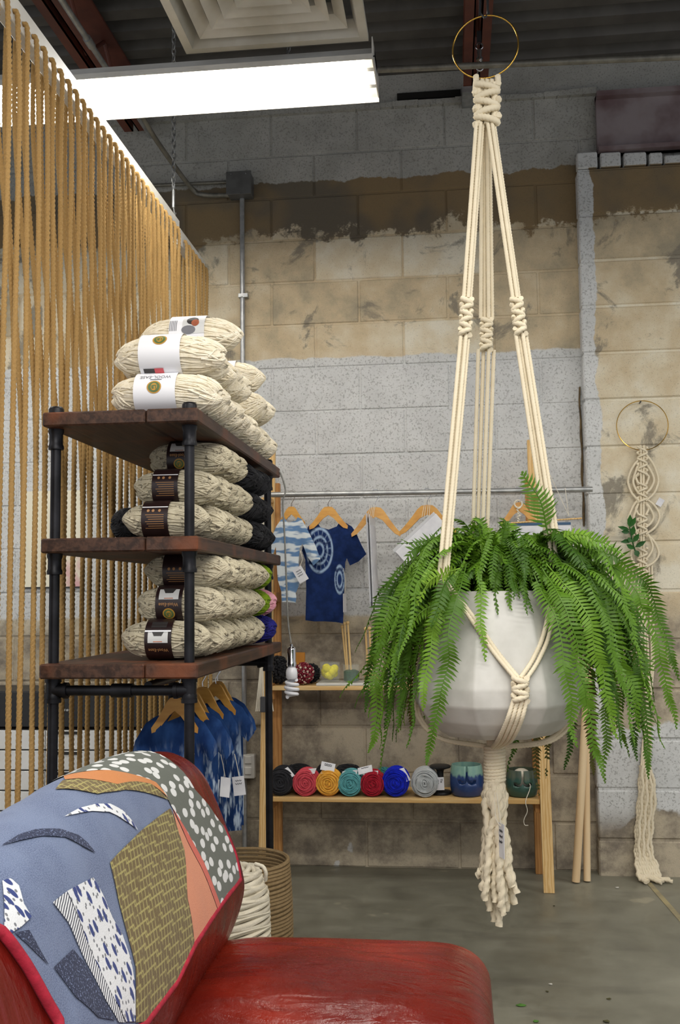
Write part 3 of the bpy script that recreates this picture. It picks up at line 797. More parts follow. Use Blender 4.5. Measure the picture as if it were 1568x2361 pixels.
# ------------------------------------------------------------------ pine rack
k = NT('pine'); co = k.obj(); g = k.wave(k.mapp(co, (1, 1, .12)), 26, 6, 3, 2); n_ = k.noise(co, 7, 3)
k.bump(g, .05, .002)
k.fin(k.mix(k.mr(g, .2, .9), lin('#e0bf87'), lin('#d2a869')), .6, 0, .3); M_PINE = k.m
k = NT('pine_reddish'); co = k.obj(); g = k.wave(k.mapp(co, (1, 1, .12)), 22, 6, 3, 2)
k.fin(k.mix(k.mr(g, .2, .9), lin('#c9955a'), lin('#b47f48')), .6, 0, .3); M_PINER = k.m
k = NT('pine_ply'); co = k.obj(); g = k.wave(k.mapp(co, (.06, 1, 1)), 28, 4, 3, 2, dr='Y'); lay = k.wave(co, 160, .4, 1, 1, dr='Z')
k.fin(k.mix(k.mr(g, .2, .9), lin('#dcbc85'), k.mix(lay, lin('#c69b5c'), lin('#d4ae72'))), .6, 0, .3); M_PLY = k.m
rb = PZ(1266, 2058, 0); RYb = rb.y; RXr = rb.x; RYt = RYb+.22; RXl = PZ(591, 2072, 0).x
rzt = PY(1252, 1015, RYt).z
t = thing('pine_rack', 'open pine rack with two shelves and a metal hanging rod', 'rack', ((RXl+RXr)/2, 4.3, 0))
def fy(z): return RYb+(RYt-RYb)*z/rzt
for xx in (RXl, RXr):
    ob('front_post', MB().bar((xx, RYb, 0), (xx, RYt, rzt), .043, .028, (0, 1, 0)), M_PINE, t)
    s_ = 1 if xx == RXl else -1
    xr = xx+s_*.012
    ob('rear_post', MB().bev((xr-.019, 4.525, 0), (xr+.019, 4.558, 1.72), .002), M_PINER, t)
zs1 = PY(900, 1841, 4.29).z; zs2 = PY(800, 1582, 4.34).z
for zz in (zs1, zs2):
    ob('shelf_board', MB().bev((RXl+.024, fy(zz)-.010, zz-.018), (RXr-.024, 4.555, zz), .0015), M_PLY, t)
    for xx, s_ in ((RXl, 1), (RXr, -1)):
        ob('side_cleat', MB().bev((min(xx, xx+s_*.04)-.001, fy(zz)+.015, zz-.058), (max(xx, xx+s_*.04)-.012, 4.523, zz-.020), .001), M_PINER, t)
zb_ = PY(620, 1372, 4.42).z
ob('side_cleat', MB().bev((RXl-.012, fy(zb_)+.016, zb_-.03), (RXl+.03, 4.523, zb_+.012), .001), M_PINER, t)
ROY = 4.36
ra, rc = PY(618, 1141, ROY), PY(1366, 1128, ROY)
ob('hanging_rod', MB().cyl(ra, rc, .0118, n=14), M_GALV, t, True)
for xx in (RXl, RXr): 
    q = ra.lerp(rc, (xx-ra.x)/(rc.x-ra.x)) if xx != RXl else ra
    ob('rod_bracket', MB().box((xx-.018, ROY-.016, q.z-.03), (xx+.018, fy(q.z)-.014, q.z-.0118)), M_PINE, t)
c = PY(613, 1348, ROY); ob('wooden_peg', MB().sphere((c.x, ROY-.02, c.z), .012, 12, 8), mat('peg_orange', '#c27a3d', None, 5, .5), t, True)
def rodz(x): return ra.z+(rc.z-ra.z)*(x-ra.x)/(rc.x-ra.x)

# ---- hangers
M_HANG = mat('varnished_beech', '#d8a24f', '#c98f3f', 9, .38, stretch=(1, 1, 4))
def hanger(x, y, rail_z, rail_r, drop, wd, ht, label, group, yaw=0, hx=0.0, M=None):
    """hook over a rail running through (x, y, rail_z); body top DROP below the rail centre"""
    t = thing('clothes_hanger', label, 'hanger', (0, 0, 0), group)
    R_ = rail_r+.004
    p = [V((0+R_*math.cos(a), 0, R_*math.sin(a))) for a in [PI*(-.1+1.1*i/8) for i in range(9)]]
    pts = [V((-q.x, 0, q.z)) for q in p[::-1]][::-1]
    pts = [V((-R_*math.cos(a), 0, R_*math.sin(a))) for a in [PI*(-.08+1.03*i/9) for i in range(10)]] + [V((R_*.8, 0, -R_*1.2)), V((hx, 0, -R_*2.6)), V((hx, 0, -drop))]
    ob('hook', MB().tube(smooth(pts, 3), .0016, 6), M_CHROME, t, True)
    up = [(0, 0), (.10*wd, -.03*ht), (.17*wd, -.16*ht), (.28*wd, -.48*ht), (.39*wd, -.76*ht), (.5*wd, -ht)]
    lo = [(.49*wd, -ht-.014), (.38*wd, -.76*ht-.029), (.27*wd, -.5*ht-.034), (.13*wd, -.2*ht-.034), (0, -.2*ht-.020)]
    half = up+lo; poly = half+[(-a, b) for a, b in half[::-1][1:-1]]
    b = MB().prism(poly, (hx, 0, -drop), (1, 0, 0), (0, 0, 1), .012)
    ob('wooden_body', b, M or M_HANG, t)
    t.location = (x, y, rail_z); t.rotation_euler.z = yaw
    return t
def cloth(poly, m_, name, puff=.012, cell=.016, folds=.004, seed=0, depth_y=0.0):
    """soft garment from an outline in x,z: front and back sheets joined along the edge"""
    bm = bmesh.new(); vs = [bm.verts.new((x, 0, z)) for x, z in poly]; bm.faces.new(vs); bmesh.ops.triangulate(bm, faces=bm.faces[:])
    xs = [p[0] for p in poly]; zs = [p[1] for p in poly]
    for ax, lo, hi in ((0, min(xs), max(xs)), (2, min(zs), max(zs))):
        c = lo+cell
        while c < hi:
            co = V((0, 0, 0)); co[ax] = c; no = V((0, 0, 0)); no[ax] = 1
            bmesh.ops.bisect_plane(bm, geom=bm.verts[:]+bm.edges[:]+bm.faces[:], plane_co=co, plane_no=no); c += cell
    bmesh.ops.triangulate(bm, faces=[f for f in bm.faces if len(f.verts) > 4])
    bm.verts.index_update(); P = [(q.co.x, q.co.z) for q in bm.verts]; fs = [tuple(q.index for q in f.verts) for f in bm.faces]; bm.free()
    def edge_d(x, z):
        d = 9
        for i in range(len(poly)):
            ax, az = poly[i]; bx, bz = poly[(i+1) % len(poly)]; ex, ez = bx-ax, bz-az
            q = max(0, min(1, ((x-ax)*ex+(z-az)*ez)/max(1e-9, ex*ex+ez*ez))); d = min(d, math.hypot(x-ax-q*ex, z-az-q*ez))
        return d
    m = MB(); Dd = [edge_d(x, z) for x, z in P]; zmin = min(zs)
    fo = [folds*(math.sin(x*60+seed+z*6)+.6*math.sin(x*35-z*9+2*seed))*(1 if 1 else 0) for x, z in P]
    fr_ = [V((x, -puff*(1-math.exp(-d*22))+f*min(1, d*30), z)) for (x, z), d, f in zip(P, Dd, fo)]
    bk = [V((x, puff*(1-math.exp(-d*22))+f*min(1, d*30)+.0015, z)) for (x, z), d, f in zip(P, Dd, fo)]
    n = len(P); m.add(fr_+bk, fs+[tuple(i+n for i in f[::-1]) for f in fs])
    return m
def lc(px, x0, y0, s): return [((x-x0)*s, -(y-y0)*s) for x, y in px]
M_CARD = mat('white_card', '#dedee0', '#d2d2d6', 20, .7); M_PENK = mat('black_marker_ink', '#2b2b2e', None, 5, .7)
M_STRING = mat('cotton_string', '#ddd6c4', None, 5, .9)
def card(c, ax, ay, w_, h_, label, group=None, marks=0, string=None, th=.0012, txt=None, name='price_tag'):
    t = thing(name, label, 'tag', c, group); ax = V(ax).normalized(); ay = V(ay); ay = (ay-ax*ay.dot(ax)).normalized(); nn = ax.cross(ay)
    if nn.y > 0: nn = -nn
    ob('card', MB().prism([(-w_/2, -h_/2), (w_/2, -h_/2), (w_/2, h_/2), (-w_/2, h_/2)], c, ax, ay, th), M_CARD, t)
    if marks:
        m = MB(); o = V(c)+nn*(th/2+.0006)
        for i in range(marks):
            yy = h_*(.28-.16*i); pts = []
            for q in range(9): pts.append(o+ax*(-w_*.26+w_*.52*q/8)+ay*(yy+h_*.045*math.sin(q*2.4+i)))
            m.tube(pts, w_*.022, 4)
        ob('handwriting', m, M_PENK, t)
    if txt:
        for i, (s_, xx, yy, sz) in enumerate(txt):
            vs, fs = text2d(s_, sz, .0002); o = V(c)+nn*(th/2+.0006)
            # the card is hung sideways: rows run down the card
            ob('handwriting', MB().add([o+ax*(xx+vy)+ay*(yy-vx) for vx, vy in vs], fs), M_PENK, t)
    if string: ob('string', MB().tube(smooth(string, 5), .0011, 5), M_STRING, t)
    return t
# ------------------------------------------------------------------ garments on the rack
PXM = ROY/F  # metres per pixel near the rod (approx.)
k = NT('tie_dye_stripes'); xyz = k.sep(k.obj()); nz = k.noise(k.obj(), 14, 3, .5)
st = k.wave(k.comb(xyz[2], k.ma('MULTIPLY', xyz[0], .35), 0.0), 6.2, 5.0, 2, 6.0, dr='X')
k.fin(k.mix(k.mr(st, .12, .85), k.mix(nz, lin('#3f6697'), lin('#7d9bb9')), lin('#cfd6d8')), .9, 0, .1); M_TIES = k.m
k = NT('tie_dye_circles'); xyz = k.sep(k.obj()); nz = k.noise(k.obj(), 30, 3, .6)
def rings(cx_, cz_, sx, sz, rads, wdt):
    dx = k.ma('MULTIPLY', k.ma('SUBTRACT', xyz[0], cx_), 1/sx); dz = k.ma('MULTIPLY', k.ma('SUBTRACT', xyz[2], cz_), 1/sz)
    r_ = k.ma('SQRT', k.ma('ADD', k.ma('MULTIPLY', dx, dx), k.ma('MULTIPLY', dz, dz)))
    r_ = k.ma('ADD', r_, k.ma('MULTIPLY', k.ma('SUBTRACT', nz, .5), .10)); out = None
    for q in rads:
        f = k.mr(k.ma('ABSOLUTE', k.ma('SUBTRACT', r_, q)), wdt, .0)
        out = f if out is None else k.ma('MAXIMUM', out, f)
    an = k.ma('ARCTAN2', dz, dx)
    sp_ = k.ma('MULTIPLY', k.mr(k.ma('SINE', k.ma('MULTIPLY', an, 16)), .5, 1), k.ma('MULTIPLY', k.mr(r_, .2, .5), k.mr(r_, 1.05, .9)))
    return k.ma('MAXIMUM', out, k.ma('MULTIPLY', sp_, .35))
f1 = rings(-.040, -.190, .056, .094, (.32, .62, 1.0), .12); f2 = rings(.046, -.318, .020, .058, (.55, 1.0), .2)
f = k.ma('MULTIPLY', k.ma('MAXIMUM', f1, f2), k.mr(nz, .25, .55))
k.fin(k.mix(f, k.mix(k.mr(nz, .3, .7), lin('#17264c'), lin('#1e3160')), lin('#9db4cc')), .9, 0, .1); M_TIEC = k.m
G = 'varnished hangers on the pine rack rod'
# onesie
s = 4.33/F; hp = PY(672, 1168, ROY)
hanger(hp.x, ROY, rodz(hp.x), .0118, rodz(hp.x)-hp.z, .12, .07, 'small hanger with blue and white tie dyed onesie', G)
px = [(648, 1200), (657, 1195), (664, 1206), (674, 1209), (684, 1203), (688, 1194), (698, 1199), (712, 1225), (730, 1262), (741, 1293), (725, 1308), (710, 1286), (699, 1256), (692, 1268), (688, 1284), (689, 1310), (692, 1340), (691, 1352), (682, 1372), (684, 1380), (682, 1394), (664, 1392), (650, 1392), (648, 1366), (640, 1340), (638, 1300), (636, 1262), (626, 1290), (612, 1300), (606, 1288), (622, 1250), (638, 1214)]
o = one('onesie', cloth(lc(px, 672, 1168, s), M_TIES, '', .014, .014), M_TIES, 'pale blue and white tie dyed baby onesie on the rack', 'onesie', sm=True)
o.location = (hp.x, ROY-.022, hp.z)
# navy tee
hp = PY(757, 1168, ROY)
hanger(hp.x, ROY, rodz(hp.x), .0118, rodz(hp.x)-hp.z, .17, .085, 'hanger holding the navy shirt with dyed circles', G)
px = [(722, 1203), (728, 1203), (738, 1216), (757, 1222), (776, 1215), (784, 1203), (797, 1207), (812, 1216), (820, 1228), (833, 1258), (845, 1281), (826, 1298), (806, 1307), (799, 1290), (795, 1300), (788, 1320), (787, 1350), (791, 1395), (788, 1441), (772, 1438), (745, 1436), (720, 1436), (700, 1433), (703, 1380), (704, 1330), (706, 1300), (700, 1290), (693, 1270), (700, 1240), (708, 1214)]
o = one('navy_shirt', cloth(lc(px, 757, 1168, s), M_TIEC, '', .014, .014), M_TIEC, 'navy t-shirt with tie dyed white rings on the rack', 'shirt', sm=True)
o.location = (hp.x, ROY+.004, hp.z)
c = PY(693, 1325, ROY-.06); card(c, (.72, 0, .42), (-.42, 0, .72), .044, .066, 'white swing tag hanging from the striped onesie', None, 3, [PY(692, 1270, ROY-.045), PY(697, 1290, ROY-.055), PY(688, 1312, ROY-.06)])
c = PY(795, 1390, ROY+.01); card(c, (.25, 1, 0), (0, 0, 1), .04, .08, 'white tag hanging edge on beside the navy shirt', None, 0, [PY(792, 1310, ROY), PY(797, 1340, ROY), PY(795, 1370, ROY+.01)])
# bare hangers with packets
for hxp, hyp, lb, yw in ((866, 1169, 'hanger beside the navy shirt with clear packets seen edge on', .12), (985, 1164, 'hanger holding the tilted white packets beside the fern', -.1)):
    hp = PY(hxp, hyp, ROY); hanger(hp.x, ROY, rodz(hp.x), .0118, rodz(hp.x)-hp.z, .215 if hxp < 900 else .25, .115, lb, G, yw)
hp = PY(1196, 1158, ROY); hanger(hp.x, ROY, rodz(hp.x), .0118, rodz(hp.x)-hp.z, .16, .09, 'hanger with small knotted cord hanging behind the fern', G)
k = NT('clear_packet'); k.fin(lin('#d9dadc'), .25); k.b.inputs['Transmission Weight'].default_value = .35; M_PACK = k.m
def packet(p0, p1, wv, label, n_=1):
    """a flat sleeve hanging between two points, its width along wv"""
    t = thing('sleeved_packet', label, 'packet', p0)
    a = V(p0); b = V(p1); wv = V(wv); nn = (b-a).cross(wv).normalized()*.002
    m = MB(); m.add([a-wv+nn, a+wv+nn, b+wv+nn, b-wv+nn, a-wv-nn, a+wv-nn, b+wv-nn, b-wv-nn], [(0, 1, 2, 3), (7, 6, 5, 4), (0, 4, 5, 1), (1, 5, 6, 2), (2, 6, 7, 3), (3, 7, 4, 0)])
    ob('sleeve', m, M_PACK, t)
    nn = nn*1.4; w2 = wv*.9; a2 = a.lerp(b, .1); b2 = a.lerp(b, .95); m = MB()
    m.add([a2-w2+nn, a2+w2+nn, b2+w2+nn, b2-w2+nn, a2-w2-nn, a2+w2-nn, b2+w2-nn, b2-w2-nn], [(0, 1, 2, 3), (7, 6, 5, 4), (0, 4, 5, 1), (1, 5, 6, 2), (2, 6, 7, 3), (3, 7, 4, 0)])
    ob('inner_sheet', m, M_CARD, t)
    return t
packet(PY(852, 1186, ROY-.018), PY(861, 1398, ROY-.018), (.007, .085, 0), 'white sleeved packet hung edge on, left of the pair')
packet(PY(858, 1192, ROY-.012), PY(867, 1408, ROY-.012), (.005, .085, 0), 'white sleeved packet hung edge on, right of the pair')
p = [PY(1005, 1184, ROY-.03), PY(912, 1272, ROY-.05), PY(1010, 1380, ROY-.05), PY(1100, 1290, ROY-.03)]
t = thing('sleeved_packet', 'large white sleeved packet tilted on its hanger beside the fern', 'packet', p[0]); nn = V((0, -.004, 0))
ob('inner_sheet', MB().add([q+nn for q in p]+[q-nn for q in p], [(0, 1, 2, 3), (7, 6, 5, 4), (0, 4, 5, 1), (1, 5, 6, 2), (2, 6, 7, 3), (3, 7, 4, 0)]), M_CARD, t)
q = [PY(1000, 1180, ROY-.02), PY(905, 1268, ROY-.04), PY(1004, 1378, ROY-.04), PY(1096, 1286, ROY-.02)]
ob('sleeve', MB().add([a+V((0, -.001, 0)) for a in q]+[a+V((0, .001, 0)) for a in q], [(0, 1, 2, 3), (7, 6, 5, 4), (0, 4, 5, 1), (1, 5, 6, 2), (2, 6, 7, 3), (3, 7, 4, 0)]), M_PACK, t)
m = MB()
for dx in (-4, 0, 5, 9): m.tube(smooth([PY(984+dx, 1150, ROY-.02), PY(982+dx, 1166, ROY-.022), PY(978+dx*1.3, 1192, ROY-.03)], 4), .0013, 5)
ob('string', m, M_STRING, t)
m = MB()
for dx in (-6, -1, 4, 8): m.tube(smooth([PY(858+dx, 1165, ROY-.02), PY(856+dx*.8, 1178, ROY-.022), PY(853+dx, 1192, ROY-.02)], 4), .0013, 5)
one('packet_string', m, M_STRING, 'loop of cotton strings over the hanger beside navy shirt', 'string')
# small framed print behind the fern, hung by a string from the rod, on a thin dowel
t = thing('dowel_banner', 'pale banner with dark stripe hung behind the fern', 'banner', PY(1240, 1240, ROY-.05))
a, b = PY(1178, 1206, ROY-.06), PY(1316, 1202, ROY-.06)
ob('dowel', MB().cyl(a, PY(1342, 1195, ROY-.06), .0035, n=8), M_PINE, t, True)
ob('sheet', MB().box((a.x, ROY-.058, PY(1200, 1290, ROY-.06).z), (b.x, ROY-.056, a.z)), M_CARD, t)
ob('stripe', MB().box((a.x, ROY-.060, PY(1200, 1212, ROY-.06).z), (b.x, ROY-.0585, PY(1200, 1206, ROY-.06).z)), mat('banner_blue', '#3f5b78', None, 5, .8), t)
ob('string', MB().tube([PY(1264, 1085, ROY-.02), PY(1312, 1190, ROY-.06), PY(1303, 1125, ROY-.02)], .0013, 5), M_STRING, t)
# knotted cord on the right hanger
m = MB(); c = PY(1195, 1162, ROY-.02)
m.rope(torus(c, .016, .003, (0, 1, 0), 24), .004, .02, 8, 3, .004)
for i in range(10): m.rope(smooth([c+V((.008*math.cos(i*2.1), -.004, -.016-.011*i)), c+V((-.002, -.008, -.021-.011*i)), c+V((-.008*math.cos(i*2.1), -.002, -.026-.011*i))], 3), .0035, .02, 6, 3, .005)
one('knotted_cord', m, M_STRING, 'short knotted cream cord ring on the hanger behind fern', 'cord')
# macrame strands and dark card on the left post
t = thing('strand_bundle', 'cream cotton strands hanging down the left rack post', 'cord', PY(606, 1480, 4.3))
xs_ = [590, 594, 598, 603, 608]
for i, xx in enumerate(xs_): ob('strand', MB().rope(smooth([PY(609, 1130, 4.40), PY(608-i, 1300, 4.37), PY(605-i*.5+(xx-599)*.3, 1500, 4.32), PY(xx, 1640, 4.28)], 6), .0026, .012, 6, 3, .008), M_STRING, t)
for i, (xa, xx) in enumerate(((613, 626), (616, 630))): ob('strand', MB().rope(smooth([PY(609, 1150, 4.40), PY(611, 1400, 4.34), PY(xa, 1540, 4.30), PY(xx, 1640, 4.28)], 6), .0026, .012, 6, 3, .008), M_STRING, t)
a, b = PY(601, 1642, 4.285), PY(628, 1606, 4.285)
ob('slate_weight', MB().bev((a.x, 4.276, a.z), (b.x, 4.290, b.z), .002), mat('slate_grey', '#4a4a4d', None, 9, .7), t, label='slate grey block')

# ------------------------------------------------------------------ lower rack shelf goods
def ball(cx_, cy_, r_px, col1, col2, label, Y=4.305, seed=0):
    """centre-pull ball of yarn lying with its coiled end to the front"""
    c = PY(cx_, cy_, Y); r = r_px*Y/F; c.z = zs1+r*1.045+.0005; rnd = random.Random(seed)
    M = yarn_mat('ball_'+label.split()[0], col1, col2); t = thing('yarn_ball', label, 'yarn', c, 'yarn balls on the lower rack shelf')
    m = MB(); Ln = r*2.5
    R = Matrix.Rotation(PI/2, 3, 'X')
    m.lathe([(.0, -.0), (r*.5, .0), (r*.84, r*.12), (r*.985, r*.5), (r*.985, Ln*.6), (r*.8, Ln*.9), (r*.4, Ln), (0, Ln)][::-1], 28, c, Matrix.Rotation(-PI/2, 3, 'X'))
    for q in range(9):
        rr = r*(.10+.10*q); yy = -.002+(0 if rr < r*.55 else (rr/r-.55)**2*r*.95)
        ex = 1+.08*rnd.uniform(-1, 1); a0 = rnd.uniform(0, 6)
        m.tube([c+V((rr*math.cos(a)*ex, yy+.003*math.sin(2*a+a0), rr*math.sin(a)/ex+.003*math.cos(a+a0))) for a in [2*PI*i/22 for i in range(22)]], r*.062, 6, closed=True)
    for q in range(16):
        yy = r*.3+q*.13*r; tl = rnd.uniform(-.25, .25)
        if yy > Ln*.75: break
        m.tube([c+V((r*.985*math.cos(a), yy+tl*r*math.cos(a+q), r*.985*math.sin(a))) for a in [2*PI*i/26 for i in range(26)]], r*.055, 5, closed=True)
    ob('wound_yarn', m, M, t, True); return t, c, r
B = [(645, 1806, 30, '#26262a', '#303034', 'charcoal yarn ball behind the black shelf leg'), (703, 1811, 28.5, '#d6525c', '#c24350', 'coral pink yarn ball between the charcoal and yellow ones'), (756, 1811, 28, '#eeb34b', '#dd9f37', 'golden yellow yarn ball beside the coral one'),
     (806, 1812, 27.5, '#62a5a8', '#4f9296', 'teal yarn ball between the yellow and crimson ones'), (858, 1812, 27, '#b01c31', '#951427', 'crimson yarn ball beside the bright blue one'), (911, 1808, 30, '#1228c8', '#0c1c9c', 'bright blue yarn ball beside the crimson one'),
     (979, 1811, 30, '#b9bcbc', '#a9acac', 'light grey yarn ball beside the black spool')]
for i, (x, y, r_, a, b, lb) in enumerate(B): ball(x, y, r_, a, b, lb, seed=i)
# bundles in the back row
for i, (x0, x1, mm, lb) in enumerate(((655, 722, M_BLKY, 'black yarn bundle behind the coral ball'), (728, 770, M_BLKY, 'black yarn bundle behind the yellow ball'), (772, 832, M_BLKY, 'black yarn bundle behind the teal ball'), (868, 905, yarn_mat('teal_back', '#3f8284', '#356f72'), 'teal yarn bundle behind the crimson ball'))):
    a, b = PY(x0, 1790, 4.47), PY(x1, 1790, 4.47)
    h_ = PY(x0, 1766 if i < 3 else 1774, 4.47).z-zs1
    me = skein_mesh(60+i, b.x-a.x, .042, h_/2, mm, .003, 34)
    t = thing('yarn_bundle', lb, 'yarn', (0, 0, 0), 'yarn bundles in the back row'); ob('yarn', me, None, t); t.location = ((a.x+b.x)/2, 4.49, zs1+h_/2+.005)
# price cards on the balls
CG = [((667, 1781), (.55, -.3, -.55), (.3, .6, .5), .05, .022, 'white card leaning on the charcoal yarn ball', 0), ((710, 1779), (1, -.15, .12), (0, .8, .35), .068, .04, 'white card lying on the coral yarn ball', 0),
      ((756, 1768), (1, .1, -.22), (.1, .35, .8), .060, .036, 'white written card standing above the yellow yarn ball', 2), ((754, 1781), (1, 0, 0), (0, .9, .1), .05, .03, 'white card lying flat on the yellow yarn ball', 0),
      ((806, 1782), (1, -.1, .12), (0, .8, .3), .066, .035, 'white card lying on the teal yarn ball', 0), ((842, 1775), (1, 0, .25), (-.2, .5, .5), .062, .034, 'white card between the teal and crimson balls', 1),
      ((855, 1782), (1, 0, .05), (0, .8, .3), .062, .03, 'white card lying on the crimson yarn ball', 0), ((934, 1786), (.45, -.4, -.7), (.5, .6, .3), .062, .024, 'white card leaning on the bright blue yarn ball', 0)]
for (px_, py_), ax, ay, w_, h_, lb, mk in CG:
    card(PY(px_, py_, 4.33), ax, ay, w_, h_, lb, 'price cards on the yarn balls', mk)
# spool tool, cards, bowls
c = PY(1016, 1832, 4.40); c.z = zs1+.0006; h_ = PY(1016, 1764, 4.40).z-zs1
t = thing('wooden_spool', 'black spool standing between grey yarn and blue bowl', 'spool', c)
ob('spool_body', MB().lathe([(0, 0), (.045, 0), (.047, .006), (.044, .012), (.018, .018), (.014, .03), (.014, h_-.03), (.018, h_-.018), (.044, h_-.010), (.046, h_-.004), (.04, h_), (0, h_)], 24, c), M_BLACKP, t, True)
card(PY(1013, 1807, 4.335), (1, 0, .04), (0, 0, 1), .040, .053, 'white handwritten price card leaning against the black spool', None, 0, None, txt=[('Tie', .009, .012, .013), ('$38', -.007, .008, .013)])
def glaze(name, top, bot, zc_, drip, edge):
    k = NT(name); co = k.obj(); xyz = k.sep(co); nz = k.noise(k.mapp(co, (1, 1, .25)), 60, 4, .6)
    f = k.mr(k.ma('ADD', xyz[2], k.ma('MULTIPLY', k.ma('SUBTRACT', nz, .5), .05)), zc_-.008, zc_+.008)
    c_ = k.mix(f, k.mix(k.noise(co, 50, 3), lin(bot[0]), lin(bot[1])), k.mix(k.mr(nz, .3, .7), lin(top[0]), lin(top[1])))
    return k.fin(c_, .22, 0, .5)
def yarn_bowl(cxp, cyp, wpx, topy, M, label, Y=4.30):
    c = PY(cxp, cyp, Y); c.z = zs1+.0005; r = wpx/2*Y/F; h = PY(cxp, topy, Y).z-zs1
    prof = [(0, .0), (r*.78, 0), (r*.9, h*.06), (r, h*.35), (r*.985, h*.6), (r*.9, h*.92), (r*.87, h), (r*.83, h), (r*.86, h*.9), (r*.94, h*.6), (r*.95, h*.35), (r*.82, h*.1), (0, h*.07)]
    me = mesh('bowl_body', MB().lathe(prof, 40, (0, 0, 0)), M, True)
    o = bpy.data.objects.new('bowl_body', me); COL.objects.link(o)
    # curled thread slot cut through the front wall
    pts = [(0, h*1.05), (0, h*.82), (-.002, h*.62), (-.008, h*.50), (-.020, h*.46), (-.030, h*.50)]; pts2 = [(-.002, h*.62), (.008, h*.50), (.020, h*.46), (.030, h*.50)]
    cut = MB()
    def slab(P_, wd):
        P_ = [(p.x, p.z) for p in smooth([V((x, 0, z)) for x, z in P_], 5)]; L_, R_ = [], []
        for i, (x, z) in enumerate(P_):
            a = P_[max(0, i-1)]; b = P_[min(len(P_)-1, i+1)]; dx, dz = b[0]-a[0], b[1]-a[1]; q = math.hypot(dx, dz) or 1
            L_.append((x-dz/q*wd, z+dx/q*wd)); R_.append((x+dz/q*wd, z-dx/q*wd))
        return L_+R_[::-1]
    for P_ in (pts, pts2):
        cut = MB().prism(slab(P_, .0042), (0, -r, 0), (1, 0, 0), (0, 0, 1), r*1.2)
        _bool(o, cut)
    for sx in (-1, 1):
        cut = MB().cyl((sx*.030, -r*1.6, h*.50), (sx*.030, -r*.4, h*.50), .0068, n=14); _bool(o, cut)
    t = thing('yarn_bowl', label, 'bowl', c, 'glazed yarn bowls')
    o.parent = t
    return t, c, r, h
def _bool(o, mb):
    cme_ = mesh('cutter', mb, M_DARK); bm = bmesh.new(); bm.from_mesh(cme_); bmesh.ops.recalc_face_normals(bm, faces=bm.faces[:]); bm.to_mesh(cme_); bm.free()
    bm = bmesh.new(); bm.from_mesh(o.data); bmesh.ops.remove_doubles(bm, verts=bm.verts[:], dist=1e-6); bmesh.ops.recalc_face_normals(bm, faces=bm.faces[:]); bm.to_mesh(o.data); bm.free()
    c_ = bpy.data.objects.new('cutter', cme_); COL.objects.link(c_)
    md = o.modifiers.new('b', 'BOOLEAN'); md.operation = 'DIFFERENCE'; md.object = c_; md.solver = 'EXACT'
    dg = bpy.context.evaluated_depsgraph_get(); me = bpy.data.meshes.new_from_object(o.evaluated_get(dg))
    o.modifiers.clear(); mats = [m for m in o.data.materials]; o.data = me
    me.materials.clear(); [me.materials.append(m) for m in mats]
    for p in me.polygons: p.material_index = 0; p.use_smooth = True
    bpy.data.objects.remove(c_); 
M_BOWLB = glaze('blue_green_glaze', ('#8fb3a0', '#7aa39a'), ('#25396b', '#2f4a7c'), .088, 0, 0); M_BOWLG = glaze('green_glaze', ('#4d5a50', '#5f6650'), ('#2f4d45', '#3c5f52'), .075, 0, 0)
yarn_bowl(1077, 1833, 77, 1762, M_BOWLB, 'blue yarn bowl with pale green glaze on lower rack shelf', 4.38)
t, c, r_, h_ = yarn_bowl(1204, 1836, 72, 1773, M_BOWLG, 'dark green yarn bowl near the right rack leg', 4.38)
m = MB().sphere(c+V((0, 0, h_*.62)), r_*.66, 16, 10); a = c+V((.03, -r_*.93, h_*.5))
m.tube(smooth([c+V((.02, -r_*.5, h_*.6)), a, PY(1221, 1822, 4.31), PY(1212, 1848, 4.285), PY(1216, 1870, 4.285), PY(1208, 1890, 4.285), PY(1210, 1902, 4.285), PY(1218, 1903, 4.285)], 6), .0017, 6)
one('string_ball', m, M_STRING, 'white string ball in the green bowl with its end hanging', 'string', sm=True)
# ------------------------------------------------------------------ upper rack shelf goods
def pompom(cxp, r_px, M, label, Y=4.40, n=420, seed=0, zb=None):
    r = r_px*Y/F; c = PY(cxp, 1560, Y); c.z = zs2+r*1.07; rnd = random.Random(seed); m = MB(); m.sphere(c, r*.78, 12, 8)
    for i in range(n):
        z = 1-2*(i+.5)/n; a = i*2.39996; q = math.sqrt(1-z*z); d = V((q*math.cos(a)+rnd.uniform(-.15, .15), q*math.sin(a)+rnd.uniform(-.15, .15), z+rnd.uniform(-.15, .15))).normalized()
        m.tube([c+d*(r*.6), c+d*(r*rnd.uniform(.9, 1.05))], [r*.06, r*.09], 4)
    return one('yarn_pompom', m, M, label, 'pompom', 'pompoms on the upper rack shelf')
pompom(640, 32, M_BLKY, 'black yarn pompom behind the hanging bulb', 4.42, seed=1)
k = NT('red_white_yarn'); k.fin(k.mix(k.mr(k.vor(k.obj(), 62, out='Distance'), .30, .36), lin('#ded0bd'), lin('#7d1b2d')), .95); M_RW = k.m
pompom(700, 25, M_RW, 'red and cream pompom beside the hanging bulb', 4.40, seed=2)
pompom(718, 22, M_BLKY, 'black yarn pompom behind the red and cream one', 4.48, seed=3)
k = NT('glass'); k.fin(lin('#e8f0e6'), .05, 0, .5)
tp = k.n('ShaderNodeBsdfTransparent'); mx = k.n('ShaderNodeMixShader'); mx.inputs[0].default_value = .07; k.L(tp.outputs[0], mx.inputs[1]); k.L(k.b.outputs[0], mx.inputs[2]); k.L(mx.outputs[0], k.t.nodes['Material Output'].inputs[0]); M_GLASS = k.m
